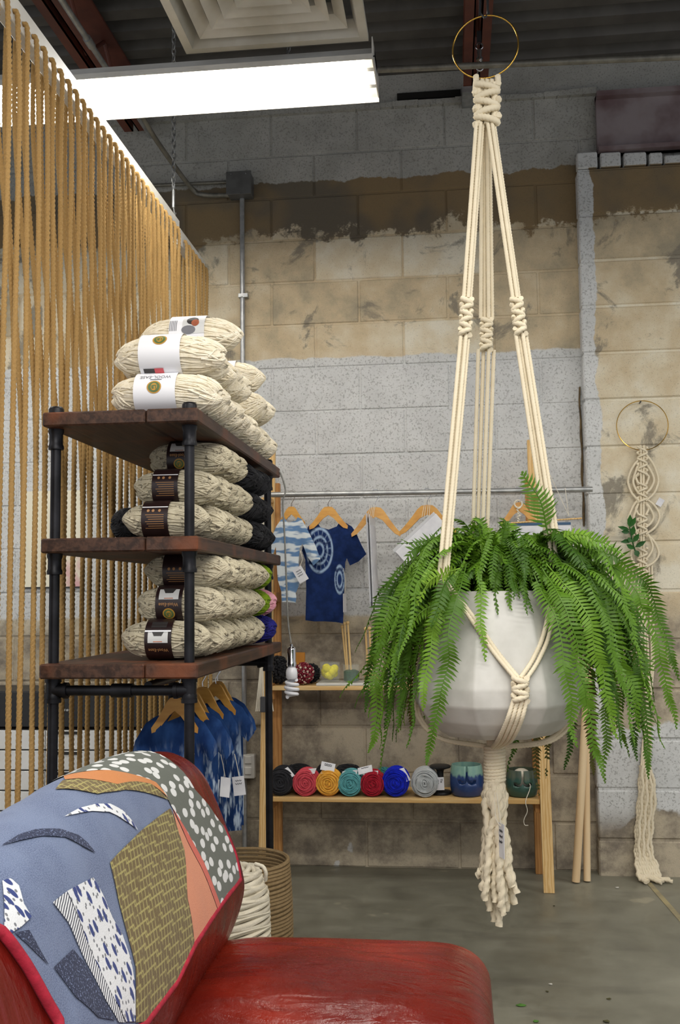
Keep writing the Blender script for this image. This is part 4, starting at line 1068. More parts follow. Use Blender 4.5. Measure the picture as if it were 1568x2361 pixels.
def jar(x0, x1, topy, basey, Y, label):
    a, b = PY(x0, basey, Y), PY(x1, basey, Y); r = (b.x-a.x)/2; c = (a+b)/2; c.z = zs2+.0005+(.012 if basey < 1583 else 0); h = PY(x0, topy, Y).z-c.z
    t = thing('glass_jar', label, 'jar', c, 'glass jars on the upper rack shelf')
    ob('glass', MB().lathe([(0, 0), (r, 0), (r, h), (r-.0025, h), (r-.0025, .004), (0, .004)], 28, c), M_GLASS, t, True)
    return c, r, h
tr0, tr1 = PY(729, 1583, 4.35), PY(900, 1583, 4.35)
one('white_tray', MB().bev((tr0.x, 4.345, zs2+.0005), (tr1.x, 4.50, zs2+.0115), .002), M_WHITEM, 'thin white tray under the jars on upper rack shelf', 'tray')
M_YEL = mat('yellow_wool_fibre', '#e3da22', '#cfc21a', 40, .95, bump=.4); M_DGR = mat('dark_green_beads', '#0f3a22', '#1a5232', 60, .4, bump=.3); M_AMB = mat('amber_beads', '#c79a1c', '#a97d10', 60, .4)
c, r, h = jar(737, 785, 1526, 1580, 4.42, 'clear glass jar filled with yellow wool')
m = MB()
for i in range(13):
    rr = r*.40; m.sphere(c+V(((r-rr-.004)*math.cos(i*2.3)*(.9 if i else 0), (r-rr-.004)*math.sin(i*2.3)*.9, .006+rr+(h*.46)*(i/13))), rr, 10, 7, (1, 1, .9), f=lambda p: 1+.12*noise.noise(p*90))
one('wool_tufts', m, M_YEL, 'yellow wool tufts inside the glass jar', 'wool', sm=True)
M_NEED = mat('pale_bamboo', '#dcbd84', '#cfa96a', 20, .5, stretch=(1, 1, .1))
def needle(px0, py0, px1, py1, Y0_, Y1_, label):
    a, b = PY(px0, py0, Y0_), PY(px1, py1, Y1_); d = (b-a).normalized()
    t = thing('knitting_needle', label, 'needle', b, 'knitting needles in jars')
    ob('shaft', MB().tube([b-d*.01, b, a], [.001, .0045, .0045], 9), M_NEED, t, True)
    ob('knob', MB().sphere(a-d*.004, .0082, 10, 7, (1, 1, 1)), M_NEED, t, True)
def filling(c, r, h, q, M, label):
    m = MB()
    m.lathe([(0, .005), (r-.004, .005), (r-.004, h*q), (r*.5, h*q+.006), (0, h*q+.004)], 22, c, f=lambda th, z: 1)
    one('bead_filling', m, M, label, 'beads', sm=True)
c, r, h = jar(791, 830, 1532, 1581, 4.415, 'glass jar with dark green filling and tall needles'); filling(c, r, h, .62, M_DGR, 'dark green filling in the needle jar')
needle(795, 1440, 803, 1560, 4.42, 4.42, 'leftmost bamboo knitting needle in the green jar'); needle(802, 1438, 810, 1560, 4.41, 4.41, 'middle bamboo knitting needle in the green jar'); needle(789, 1447, 801, 1562, 4.43, 4.425, 'rearmost bamboo knitting needle in the green jar')
c, r, h = jar(838, 874, 1536, 1581, 4.415, 'glass jar with amber filling partly behind the fern'); filling(c, r, h, .5, M_AMB, 'amber filling in the jar beside the fern')
needle(843, 1452, 849, 1560, 4.42, 4.42, 'left bamboo knitting needle in the amber jar'); needle(852, 1451, 857, 1560, 4.41, 4.41, 'right bamboo knitting needle in the amber jar')
c, r, h = jar(895, 938, 1530, 1588, 4.42, 'glass jar with green filling close to the white planter'); filling(c, r, h, .6, M_DGR, 'dark green filling in the jar near the planter')
a = PY(686, 1580, 4.48); one('orange_book', MB().bev((a.x-.03, 4.50, zs2+.001), (a.x+.03, 4.52, PY(686, 1505, 4.48).z), .002), mat('orange_cover', '#d08a2e', None, 5, .6), 'orange covered booklet standing behind the hanging bulb', 'book')

# ------------------------------------------------------------------ dowels
M_DOW = mat('raw_dowel', '#ecd2a8', '#e2c294', 12, .6, stretch=(1, 1, .1))
a = PZ(1328, 2036, 0); b = PY(1352, 1620, 4.40); d = b-a
one('wooden_dowel', MB().cyl(a+V((0, 0, .006)), a+d*1.25, .0175*.95, n=18), M_DOW, 'leaning round wooden dowel left of the pair by pier', 'dowel', 'dowels leaning by the pier', True)
a = PZ(1354, 2034, 0); b = PY(1351, 1620, 4.47); d = b-a
one('wooden_dowel', MB().cyl(a+V((0, 0, .006)), a+d*1.15, .0155*.95, n=18), M_DOW, 'upright round wooden dowel right of the pair by pier', 'dowel', 'dowels leaning by the pier', True)
# ------------------------------------------------------------------ blue shirts under the shelf
def indigo(name, seed):
    k = NT(name); co = k.obj(); xyz = k.sep(co); nz = k.noise(k.mapp(co, (1.6, 1, .8), loc=(seed, 0, 0)), 11, 4, .6); n2 = k.noise(k.mapp(co, (3, 1, .5), loc=(seed*2, 0, 0)), 26, 3, .6)
    f = k.ma('MULTIPLY', k.mr(n2, .50, .64), k.mr(xyz[2], -.10, -.24))
    return k.fin(k.mix(f, k.mix(k.mr(nz, .3, .7), lin('#142a55'), lin('#2c4c80')), lin('#aebfd0')), .9, 0, .1)
sh = [(-.030, -.046), (-.022, -.066), (0, -.074), (.022, -.066), (.030, -.046), (.055, -.052), (.082, -.070), (.112, -.118), (.118, -.145), (.098, -.172), (.076, -.150), (.070, -.20), (.072, -.30), (.078, -.43), (.03, -.435), (-.03, -.435), (-.078, -.43), (-.072, -.30), (-.070, -.20), (-.076, -.150), (-.098, -.172), (-.118, -.145), (-.112, -.118), (-.082, -.070), (-.055, -.052)]
LB = ['front plain', 'second', 'third', 'fourth', 'fifth', 'rearmost']
for i in range(6):
    yy = 2.70+.105*i; x_ = RX+.012*math.sin(i*2)
    hanger(x_, yy, RZ, .0105, .052, .13, .082, f'{LB[i].split()[0]} hanger on the rail under the pipe shelf', 'hangers under the pipe shelf', .05*math.sin(i*3))
    M_ = indigo('indigo_dye_%d' % i, i*3.7)
    sc_ = 1+.07*math.sin(i*1.7)
    o = one('indigo_shirt', cloth([(x*sc_, z*sc_+.052*(0)) for x, z in sh], M_, '', .016, .016, .006, i), M_, f'{LB[i]} indigo dyed small shirt under the pipe shelf', 'shirt', 'indigo shirts under the pipe shelf', True)
    o.location = (x_, yy+.002, RZ-.052); o.rotation_euler.z = .05*math.sin(i*3)
for i, (x, y, Y, ax, ay, lb) in enumerate(((551, 1812, 3.05, (1, .1, .12), (-.30, 0, 1), 'written swing tag at the right edge of indigo shirts'), (546, 1826, 3.12, (1, .3, -.3), (.2, 0, 1), 'blank swing tag behind the written one on indigo shirts'), (519, 1815, 2.95, (.5, .6, -.2), (-.25, 0, 1), 'narrow swing tag turned sideways on indigo shirts'), (493, 1818, 2.85, (.5, .6, -.25), (-.3, 0, 1), 'swing tag at the sofa edge on indigo shirts'))):
    c = PY(x, y, Y); card(c, ax, ay, .036, .056, lb, 'swing tags on indigo shirts', 2 if i == 0 else 0, [c+V((0, 0, .03)), c+V((-.008, .01, .06)), c+V((-.02, .03, .09))])
t_ = MB().tube(smooth([PY(561, 1885, 3.2), PY(564, 1920, 3.2), PY(566, 1975, 3.2), PY(565, 2010, 3.2)], 5), .0012, 5)

# ------------------------------------------------------------------ sofa
k = NT('red_leather'); co = k.obj(); xyz = k.sep(co)
st = k.noise(k.mapp(co, (2, 9, 2)), 3, 5, .6, .8); bl = k.noise(co, 2.6, 3); cr = k.noise(co, 26, 4, .7)
vo = k.vor(k.mapp(co, (1, 1.6, 1)), 14, 'DISTANCE_TO_EDGE'); fine = k.noise(co, 300, 2)
c_ = k.mix(k.mr(bl, .35, .7), lin('#5e140d'), lin('#8a2411')); c_ = k.mix(k.ma('MULTIPLY', k.mr(st, .5, .72), .6), c_, lin('#4b130f'))
wr = k.noise(k.mapp(co, (1.2, 3.5, 1)), 5, 3, .5, 1.2)
k.bump(k.ma('ADD', k.ma('ADD', k.ma('MULTIPLY', wr, 1.0), k.ma('MULTIPLY', cr, .3)), k.ma('MULTIPLY', fine, .05)), .5, .012)
k.fin(c_, k.mr(cr, .3, .7, .20, .34), 0, .4); M_LEA = k.m
M_LEAD = mat('dark_leather_piping', '#4a120d', '#5b1711', 10, .4)
SY1 = 2.40; SY0 = .95
raw = [(-.545, .385), (-.5224, .4325), (-.5069, .472), (-.4964, .521), (-.5014, .5606), (-.5167, .61), (-.5424, .669), (-.563, .7186), (-.594, .7785), (-.636, .8166), (-.685, .832), (-.735, .818), (-.775, .772), (-.80, .69), (-.815, .5), (-.82, .28)]
PR = [(p.x, p.z) for p in smooth([V((x, 0, z)) for x, z in raw], 8)]
PL = [0]
for i in range(1, len(PR)): PL.append(PL[-1]+math.hypot(PR[i][0]-PR[i-1][0], PR[i][1]-PR[i-1][1]))
def prof_at(s):
    s = max(0, min(PL[-1]-1e-6, s)); i = 0
    lo, hi = 0, len(PL)-1
    while hi-lo > 1:
        md = (lo+hi)//2
        if PL[md] <= s: lo = md
        else: hi = md
    q = (s-PL[lo])/(PL[lo+1]-PL[lo]); a, b = PR[lo], PR[lo+1]
    x, z = a[0]+(b[0]-a[0])*q, a[1]+(b[1]-a[1])*q; tx, tz = b[0]-a[0], b[1]-a[1]; L_ = math.hypot(tx, tz)
    return x, z, tz/L_, -tx/L_   # outward normal
def SS(s, Y, off=0.0, end=.05):
    x, z, nx, nz_ = prof_at(s)
    # rounded far end and a soft crown along the length
    e = 0.0
    q = (SY1-Y)/end
    if q < 1: e = end*(1-math.sqrt(max(0, 1-(1-max(0, q))**2)))*.55
    q0 = max(0, min(1, (Y-1.35)/(SY1-1.35))); cr_ = .040*math.sin(PI*q0)**.8*max(0, min(1, (z-.45)/.3))
    if Y < 1.35: cr_ = -.02*min(1, (1.35-Y)/.3)
    o_ = off-e
    return V((x+nx*o_, Y, z+nz_*o_+cr_))
t = thing('leather_sofa', 'dark red leather sofa with a quilt over its back', 'sofa', (-.4, 1.7, 0))
m = MB(); ns, ny = 70, 44; sv = [PL[-1]*i/ns for i in range(ns+1)]; yv = [SY0+(SY1-SY0)*(1-(1-j/ny)**1.6) for j in range(ny+1)]
m.add([SS(s, Y) for Y in yv for s in sv], [(j*(ns+1)+i, (j+1)*(ns+1)+i, (j+1)*(ns+1)+i+1, j*(ns+1)+i+1) for j in range(ny) for i in range(ns)])
# end cap
b0 = ny*(ns+1); n0 = len(m.v); cc = sum((m.v[b0+i] for i in range(ns+1)), V())/(ns+1); m.add([cc], []); m.f += [(b0+i, n0, b0+i+1) for i in range(ns)]
b1 = 0; m.add([sum((m.v[i] for i in range(ns+1)), V())/(ns+1)], []); m.f += [(i+1, n0+1, i) for i in range(ns)]
ob('back_cushion', m, M_LEA, t, True)
ob('back_piping', MB().tube([SS(s, SY1-.012, .002) for s in sv], .0045, 6), M_LEAD, t, True)
def cushion(c, a, b, h, e1=.35, e2=.22, n=48, mm=24, crown=.0):
    m = MB(); vs = []; fs = []
    sg = lambda v, e: math.copysign(abs(v)**e, v)
    for i in range(mm+1):
        ph = -PI/2+PI*i/mm
        for j in range(n):
            th = 2*PI*j/n; x = sg(math.cos(ph), e1)*sg(math.cos(th), e2); y = sg(math.cos(ph), e1)*sg(math.sin(th), e2); z = sg(math.sin(ph), .75)
            p = V((x*a, y*b, z*h)); p.z += crown*(1-min(1, abs(x))**2)*(1-min(1, abs(y))**2)*(1 if z > 0 else 0)
            p += V((.004, .004, .006))*noise.noise(p*7)
            vs.append(V(c)+p)
    for i in range(mm):
        for j in range(n): fs.append((i*n+j, i*n+(j+1) % n, (i+1)*n+(j+1) % n, (i+1)*n+j))
    return m.add(vs, fs)
def pipingloop(c, a, b, z, e2=.22):
    sg = lambda v, e: math.copysign(abs(v)**e, v)
    return [V((c[0]+a*sg(math.cos(2*PI*j/60), e2), c[1]+b*sg(math.sin(2*PI*j/60), e2), z)) for j in range(60)]
for (ya, yb) in ((1.93, 2.43), (1.25, 1.935)):
    c_ = (-.2925, (ya+yb)/2, .322); b_ = (yb-ya)/2
    o = ob('seat_cushion', cushion(c_, .3575, b_, .098, .42, .2, crown=.018), M_LEA, t, True)
    ob('piping', MB().tube(pipingloop(c_, .352, b_-.006, .378, .2), .0045, 6, closed=True), M_LEAD, o, True)
ob('back_frame', MB().bev((-.80, SY0, .2), (-.575, 2.385, .55), .02, seg=2), M_LEA, t, True)
ob('seat_base', MB().bev((-.80, SY0, .09), (.05, 2.40, .25), .02, seg=2), M_LEA, t, True)
for x, y in ((-.72, 2.33), (.0, 2.33), (-.72, 1.05), (.0, 1.05)): ob('wooden_foot', MB().cyl((x, y, 0), (x, y, .092), .018, .026, 12), M_SHELF, t, True)

# ------------------------------------------------------------------ quilt
bv = BVHTree.FromPolygons([SS(s, Y, .006) for Y in yv for s in sv], [(j*(ns+1)+i, (j+1)*(ns+1)+i, (j+1)*(ns+1)+i+1, j*(ns+1)+i+1) for j in range(ny) for i in range(ns)])
def to_st(zx, zy):
    """pixel of the 2.24x zoom at (0,1560) -> arc length and y on the sofa back"""
    px, py = zx/2.24, 1560+zy/2.24
    for tr in range(30):
        d = ray(px, py).normalized(); h_ = bv.ray_cast(CAM, d)
        if h_[0] is not None:
            j, i = divmod(h_[2], ns); p = h_[0]; best = None
            for q in range(9):
                s = sv[i]+(sv[i+1]-sv[i])*q/8; dd = (SS(s, p.y, .006)-p).length
                if best is None or dd < best[0]: best = (dd, s)
            return best[1], p.y
        py += 4
    return None
def patch(poly, off, M, name, parent, st=False, cell=.02):
    P = poly if st else [q for q in (to_st(x, y) for x, y in poly) if q]
    bm = bmesh.new(); vs = [bm.verts.new((a, b, 0)) for a, b in P]; bm.faces.new(vs); bmesh.ops.triangulate(bm, faces=bm.faces[:])
    for ax in (0, 1):
        lo = min(p[ax] for p in P); hi = max(p[ax] for p in P); c = lo+cell
        while c < hi:
            co = V((0, 0, 0)); co[ax] = c; no = V((0, 0, 0)); no[ax] = 1
            bmesh.ops.bisect_plane(bm, geom=bm.verts[:]+bm.edges[:]+bm.faces[:], plane_co=co, plane_no=no); c += cell
    bmesh.ops.triangulate(bm, faces=[f for f in bm.faces if len(f.verts) > 4]); bm.verts.index_update()
    m = MB(); pl = [(q.co.x, q.co.y) for q in bm.verts]; fs = [tuple(q.index for q in f.verts) for f in bm.faces]; bm.free()
    n = len(pl); wv = lambda s, Y: .0025*noise.noise((s*14, Y*14, 0))
    m.add([SS(s, Y, off+wv(s, Y)) for s, Y in pl]+[SS(s, Y, off-.004+wv(s, Y)) for s, Y in pl], fs+[tuple(i+n for i in f[::-1]) for f in fs])
    m.uv = [(s, Y) for s, Y in pl]*2
    return ob(name, m, M, parent, True)
def qmat(name, fn):
    k = NT(name); uv = k.uv(); c_ = fn(k, uv); wv = k.noise(uv, 420, 2, .5); k.bump(k.ma('ADD', wv, k.ma('MULTIPLY', k.noise(uv, 24, 3), 2)), .3, .003)
    k.b.inputs['Sheen Weight'].default_value = .1
    return k.fin(c_, .92, 0, .12)
Q_DEN = qmat('chambray', lambda k, uv: k.mix(k.mr(k.noise(uv, 500, 2, .6), .3, .7), k.mix(k.mr(k.noise(uv, 12, 4), .35, .65), lin('#4b5672'), lin('#606c86')), lin('#717c95')))
def dots_(k, uv):
    d = k.vor(k.mapp(uv, (1.7, 1, 1), (0, 0, .35)), 21, 'F1', .75, dim='2D'); d2 = k.ma('ADD', d, k.ma('MULTIPLY', k.ma('SUBTRACT', k.noise(uv, 60, 2), .5), .12))
    return k.mix(k.mr(d2, .34, .29), lin('#5c6058'), lin('#cdcecc'))
Q_DOT = qmat('grey_green_blob_print', dots_)
def zig(k, uv):
    r_ = k.mapp(uv, (1, 1, 1), (0, 0, .5)); xyz = k.sep(r_)
    tri = k.ma('PINGPONG', k.ma('MULTIPLY', xyz[0], 1.0), .020)
    a = k.ma('FRACT', k.ma('ADD', k.ma('MULTIPLY', xyz[1], 40), k.ma('MULTIPLY', tri, 62))); b = k.ma('FRACT', k.ma('SUBTRACT', k.ma('MULTIPLY', xyz[1], 40), k.ma('MULTIPLY', tri, 62)))
    f = k.ma('MAXIMUM', k.mr(k.ma('ABSOLUTE', k.ma('SUBTRACT', a, .5)), .14, .07), k.mr(k.ma('ABSOLUTE', k.ma('SUBTRACT', b, .5)), .14, .07))
    return k.mix(k.ma('MULTIPLY', f, k.mr(k.noise(uv, 40, 3), .3, .5)), lin('#66583a'), lin('#968d58'))
Q_OLV = qmat('olive_line_print', zig)
Q_ORG = qmat('burnt_orange_cotton', lambda k, uv: k.mix(k.noise(uv, 300, 2), lin('#ae6f3f'), lin('#bd7d4b')))
Q_PCH = qmat('peach_cotton', lambda k, uv: k.mix(k.noise(uv, 200, 3), lin('#cb8a6b'), lin('#bf7c5f')))
Q_SAL = qmat('salmon_cotton', lambda k, uv: k.mix(k.noise(uv, 200, 3), lin('#c66555'), lin('#b95a4c')))
def tri_(k, uv):
    q = k.mapp(uv, (1, 1, 1), (0, 0, .2)); d = k.vor(k.mapp(q, (1, 2.2, 1)), 24, 'F1', .8, dim='2D'); e = k.vor(k.mapp(uv, (1.3, 1.3, 1), loc=(.3, .1, 0)), 55, 'F1', .9, dim='2D')
    f = k.mr(d, .27, .22); g = k.ma('MULTIPLY', k.mr(e, .2, .16), .8)
    return k.mix(f, k.mix(g, lin('#cdcfd1'), lin('#42454e')), lin('#333f72'))
Q_TRI = qmat('white_triangle_print', tri_)
Q_BLK = qmat('dark_blue_speckle', lambda k, uv: k.mix(k.mr(k.noise(uv, 320, 2, .7), .55, .65), lin('#2b3146'), lin('#6f7a99')))
Q_BIND = mat('crimson_binding', '#a3152f', '#8c1026', 60, .85, bump=.2)
Q_STR = qmat('white_grey_stripe', lambda k, uv: k.mix(k.mr(k.wave(k.mapp(uv, (1, 1, 1), (0, 0, .45)), 60, 1.5), .4, .6), lin('#d6d8da'), lin('#55575f')))
t = thing('patchwork_quilt', 'patchwork quilt of blue, olive and print panels over sofa back', 'quilt', (-.6, 1.8, .8))
sM = PL[-1]*.90
far = [to_st(*q) for q in ((1238, 1050), (1212, 920), (1150, 775), (1075, 665), (1000, 585))]
bot = [to_st(*q) for q in ((750, 1790), (900, 1590), (1000, 1390), (1130, 1190))]
lef = [to_st(*q) for q in ((8, 1325), (130, 1485), (300, 1780))]
# continue the side edges over the crest and below the frame
fe = far[-1]; f2 = (PL[-1]*.56, fe[1]-.005); f3 = (sM, fe[1]-.06)
l0 = lef[0]; l1 = (l0[0]+.35, l0[1]-.32)
lb_ = (lef[-1][0]-.06, lef[-1][1]-.05); bb = (bot[0][0]-.01, bot[0][1]-.16)
outline = bot + far + [f2, f3, (sM, max(SY0+.02, l1[1]-.02)), (l0[0]+.16, max(SY0+.02, l0[1]-.15))] + lef + [lb_]
ob_ = patch(outline, .007, Q_DEN, 'chambray_panel', t, True, .025)
edge = bot[::-1] + []
def line(pts, r_=.006): 
    P = []
    for a, b in zip(pts, pts[1:]):
        for q in range(8): P.append(SS(a[0]+(b[0]-a[0])*q/8, a[1]+(b[1]-a[1])*q/8, .007))
    P.append(SS(*pts[-1], .007)); return MB().tube(P, r_, 7)
ob('binding', line([lb_]+bot+[far[0]]), Q_BIND, t, True)
ob('binding', line(far[:3], .0045), Q_BIND, t, True)
ob('binding', line([(l0[0]+.16, max(SY0+.02, l0[1]-.15))]+lef+[lb_], .008), Q_BIND, t, True)
patch([(1235, 1050), (1130, 1190), (1092, 1080), (1050, 965), (970, 830), (880, 670), (830, 590), (790, 545), (735, 520)], .0085, Q_DOT, 'blob_print_panel', t) if 0 else None
fx = [(1235, 1050), (1130, 1188), (1092, 1080), (1045, 965), (960, 815), (878, 672), (838, 600), (800, 552)]
st_ = [to_st(*q) for q in fx]; s0 = st_[-1]
patch(st_ + [(s0[0]+.055, s0[1]-.10), (s0[0]+.14, s0[1]-.20), (sM, s0[1]-.25), (f3[0], f3[1]-.004), (f2[0], f2[1]-.004)] + [(a, b-.003) for a, b in far[::-1]][:-1], .0088, Q_DOT, 'blob_print_panel', t, True)
q0 = [to_st(*q) for q in ((862, 632), (800, 552))]; q1 = [to_st(*q) for q in ((450, 612), (560, 588), (650, 568), (760, 575))]
patch([q0[0], q0[1], (s0[0]+.055, s0[1]-.10), (s0[0]+.12, s0[1]-.19), (s0[0]+.10, s0[1]-.24)]+[to_st(600, 560), to_st(700, 548), to_st(770, 560)], .0092, Q_ORG, 'orange_panel', t, True)
patch([to_st(862, 640), to_st(770, 562), to_st(700, 550), to_st(600, 562), (s0[0]+.10, s0[1]-.25), (s0[0]+.09, s0[1]-.31)]+[to_st(500, 615), to_st(640, 592), to_st(740, 602)], .0095, Q_OLV, 'olive_strip', t, True)
patch([(872, 682), (700, 820), (562, 965), (600, 1150), (650, 1350), (688, 1500), (692, 1785), (755, 1780), (900, 1585), (996, 1390), (962, 1150), (945, 900), (905, 770)], .0092, Q_OLV, 'olive_panel', t)
patch([(884, 692), (908, 775), (945, 900), (964, 1150), (998, 1388), (1060, 1295), (1116, 1210), (1085, 1120), (1030, 985), (960, 850)], .0088, Q_PCH, 'peach_panel', t)
patch([(884, 686), (960, 850), (1030, 985), (1085, 1120), (1116, 1210), (1130, 1190), (1090, 1070), (1043, 955), (960, 805)], .0098, Q_SAL, 'salmon_strip', t)
patch([(330, 728), (400, 690), (490, 664), (560, 664), (630, 700), (705, 795), (640, 752), (560, 708), (470, 704), (400, 714)], .0092, Q_TRI, 'white_arc', t)
patch([(335, 1112), (470, 1042), (520, 1130), (570, 1250), (622, 1340), (662, 1460), (688, 1600), (690, 1785), (640, 1785), (570, 1650), (490, 1480), (410, 1300)], .0098, Q_TRI, 'triangle_print_panel', t)
patch([(262, 1170), (333, 1115), (410, 1302), (490, 1480), (570, 1650), (636, 1785), (600, 1785), (540, 1680), (440, 1480), (340, 1270)], .0094, Q_STR, 'striped_strip', t)
patch([(270, 1505), (372, 1410), (425, 1470), (520, 1650), (585, 1780), (500, 1760), (380, 1660)], .0090, Q_BLK, 'dark_speckled_patch', t)
patch([(4, 1062), (50, 1050), (92, 1090), (112, 1180), (150, 1250), (92, 1300), (42, 1338), (10, 1312)], .0094, Q_TRI, 'white_corner_patch', t)
patch([(4, 885), (90, 825), (180, 800), (300, 795), (400, 822), (450, 862), (490, 915), (420, 880), (330, 838), (220, 830), (110, 850)], .0092, Q_BLK, 'dark_arc', t)
patch([(62, 1332), (135, 1312), (190, 1400), (245, 1490), (170, 1425)], .0088, Q_BLK, 'dark_wedge', t)

# ------------------------------------------------------------------ basket and rope hank
k = NT('seagrass_coil'); co = k.obj(); k.bump(k.noise(co, 150, 3), .6, .004)
k.fin(k.mix(k.noise(co, 90, 3), lin('#7b6647'), lin('#a38b66')), .9, 0, .15); M_COIL = k.m
c = PY(620, 2050, 3.2); er = PY(668, 2050, 3.2).x; r_ = .15; bc = V((er-r_, 3.22, 0)); bzt = PY(640, 1980, 3.2).z
t = thing('rope_basket', 'brown coiled rope basket behind the sofa', 'basket', bc)
m = MB(); n_ = int(bzt/.0118)
for i in range(n_):
    rr = r_*(.93+.07*math.sin(PI*min(1, i/n_*.9+.1))); zz = .006+i*.0118
    m.tube([bc+V((rr*math.cos(a), rr*math.sin(a), zz+.002*math.sin(a+i))) for a in [2*PI*j/40 for j in range(40)]], .0066, 6, closed=True)
ob('coiled_wall', m, M_COIL, t, True)
ob('basket_floor', MB().lathe([(0, .002), (r_*.95, .002), (r_*.95, .01), (0, .01)], 32, bc), M_COIL, t)
er = PY(621, 2060, 2.92).x; hc = V((er-.105, 2.90, 0)); hz = PY(590, 1988, 2.9).z
k = NT('cream_rope'); co = k.obj(); k.bump(k.noise(co, 200, 3), .5, .003); k.fin(k.mix(k.noise(co, 60, 3), lin('#d9cfb6'), lin('#ebe3cf')), .92, 0, .15); M_CROPE = k.m
t = thing('rope_hank', 'large cream cotton rope hank standing beside the basket', 'rope', hc)
m = MB(); n_ = int(hz/.0125)
for i in range(n_):
    q = i/n_; rr = .105*(.9+.1*math.sin(PI*q))*(1-.25*max(0, q-.8)/.2); tl = .02*math.sin(q*3)
    m.rope([hc+V((rr*math.cos(a), rr*math.sin(a), .012+q*(hz-.03)+tl*math.cos(a+.5)+.005*math.sin(3*a+i*2))) for a in [2*PI*j/30 for j in range(31)]], .0085, .03, 8, 3, .01, .25)
ob('wound_rope', m, M_CROPE, t, True)
ob('top_coil', MB().rope([hc+V(((.018+.062*q/72)*math.cos(q*.35), (.018+.062*q/72)*math.sin(q*.35), hz-.022-.010*(q/72)**2+.006*math.sin(q*.9))) for q in range(73)], .0085, .03, 8, 3, .006, .25), M_CROPE, t, True)
e0 = PY(610, 2000, 2.80)
ob('rope_end', MB().rope(smooth([PY(588, 1992, 2.80), PY(606, 1998, 2.79), PY(613, 2012, 2.79), PY(612, 2030, 2.80)], 5), .006, .03, 8), M_CROPE, t, True)
ob('hank_core', MB().lathe([(0, 0), (.09, 0), (.09, hz-.05), (0, hz-.045)], 24, hc), M_CROPE, t, True)
# ------------------------------------------------------------------ macrame plant hanger
k = NT('cotton_cord'); co = k.obj(); k.bump(k.noise(co, 400, 3), .35, .002); k.fin(k.mix(k.noise(co, 30, 3), lin('#e6dbc2'), lin('#d8cbae')), .92, 0, .12); M_COT = k.m
M_BRASS = mat('brass', '#c9a04a', None, 5, .22, 1.0)
HY = 2.80; ax0 = PY(1141, 1500, HY); AX = ax0.x
CR = .0061
def sinnet(m, p, q, n, r, w, front=(0, -1, 0), fill=2, pitch=None):
    p = V(p); q = V(q); t = (q-p)/n; fr = V(front); sd = t.normalized().cross(fr); P1 = []; P2 = []
    for i in range(n*8+1):
        u = i/8; s_ = math.cos(PI*u); b = math.sin(PI*u); k_ = int(u)
        P1.append(p+t*u+sd*(w*s_*(1.0+.15*abs(s_)))+fr*(r*(1.55*abs(b)-.2)))
        P2.append(p+t*(u+.1)-sd*(w*s_*(1.0+.25*abs(s_)))+fr*(r*(.5-1.9*abs(b))))
    m.rope(smooth(P1, 2), r, .028, 9, 3, .0027, .26); m.rope(smooth(P2, 2), r, .028, 9, 3, .0027, .26)
    for i in range(fill): m.rope([p+sd*(r*(i*2-fill+1)), q+sd*(r*(i*2-fill+1))], r, .028, 8, 3, .003, .26)
rc_ = PY(1119, 108, HY-.02); RR = 77*HY/F
t = thing('macrame_plant_hanger', 'cream knotted macrame hanger holding the white planter', 'plant hanger', (AX, HY, rc_.z))
ob('brass_ring', MB().tube(torus(rc_, RR, 0, (.12, 1, 0), 64), .0024, 8, closed=True), M_BRASS, t, True)
m = MB().tube(smooth([(rc_.x, rc_.y, rc_.z+RR-.006), (rc_.x+.012, rc_.y, rc_.z+RR+.01), (rc_.x+.010, rc_.y, rc_.z+RR+.06), (.15, HY-.02, 3.49), (.15, HY-.02, 3.51)], 6), .0035, 6)
m.tube(smooth([(rc_.x, rc_.y, rc_.z+RR-.006), (rc_.x-.012, rc_.y, rc_.z+RR+.012), (rc_.x-.010, rc_.y, rc_.z+RR+.06), (.145, HY-.02, 3.49)], 6), .0035, 6)
ob('hanging_loop', m, M_BLACKP, t, True)
# lark's heads and top sinnet
m = MB()
for xx, yo, q_ in ((1098, 0, 1.5), (1112, 9, 1.25), (1123, 9, 1.25), (1134, 9, 1.25), (1148, 0, 1.5)):
    a = PY(xx, 186+yo, HY-.03); 
    m.rope(smooth([PY(xx-2, 215, HY-.032), a+V((0, -.004, .006)), a+V((0, .006, .012)), a+V((0, .012, -.02))], 5), CR*q_, .022, 9)
ob('ring_wraps', m, M_COT, t, True)
m = MB(); sinnet(m, PY(1122, 192, HY-.035), PY(1123, 286, HY-.03), 5, .0105, .026, fill=3); ob('top_knot', m, M_COT, t, True)
m = MB(); 
# bundles: (top, knot top, knot bottom, rim), spread
def bundle(pts, sp0, sp1, Y0_, Y1_, Yk, front=(0, -1, 0)):
    top, k0, k1, end = pts
    for i in range(4):
        o_ = (i-1.5); dy = (.005 if i % 2 else -.005)
        a = PY(top[0]+o_*sp0, top[1], Y0_)+V((0, dy, 0)); b = PY(k0[0]+o_*sp1[0], k0[1], Yk)+V((0, dy, 0))
        mid = a.lerp(b, .5)
        ob('cord', MB().rope([a, b], CR, .026, 9, 3, .0027, .26), M_COT, t, True)
        a = PY(k1[0]+o_*sp1[1], k1[1], Yk)+V((0, dy, 0)); b = PY(end[0]+o_*sp1[2], end[1], Y1_)+V((0, dy, 0))
        ob('cord', MB().rope([a, b], CR, .026, 9, 3, .0027, .26), M_COT, t, True)
    mm = MB(); sinnet(mm, PY(k0[0], k0[1], Yk-.004), PY(k1[0], k1[1], Yk-.004), 6, .0080, .0105, fill=1); ob('knot', mm, M_COT, t, True)
bundle(((1120, 284), (1122, 735), (1121, 806), (1106, 1260)), 6, (9, 12, 11), HY, HY+.13, HY+.06)
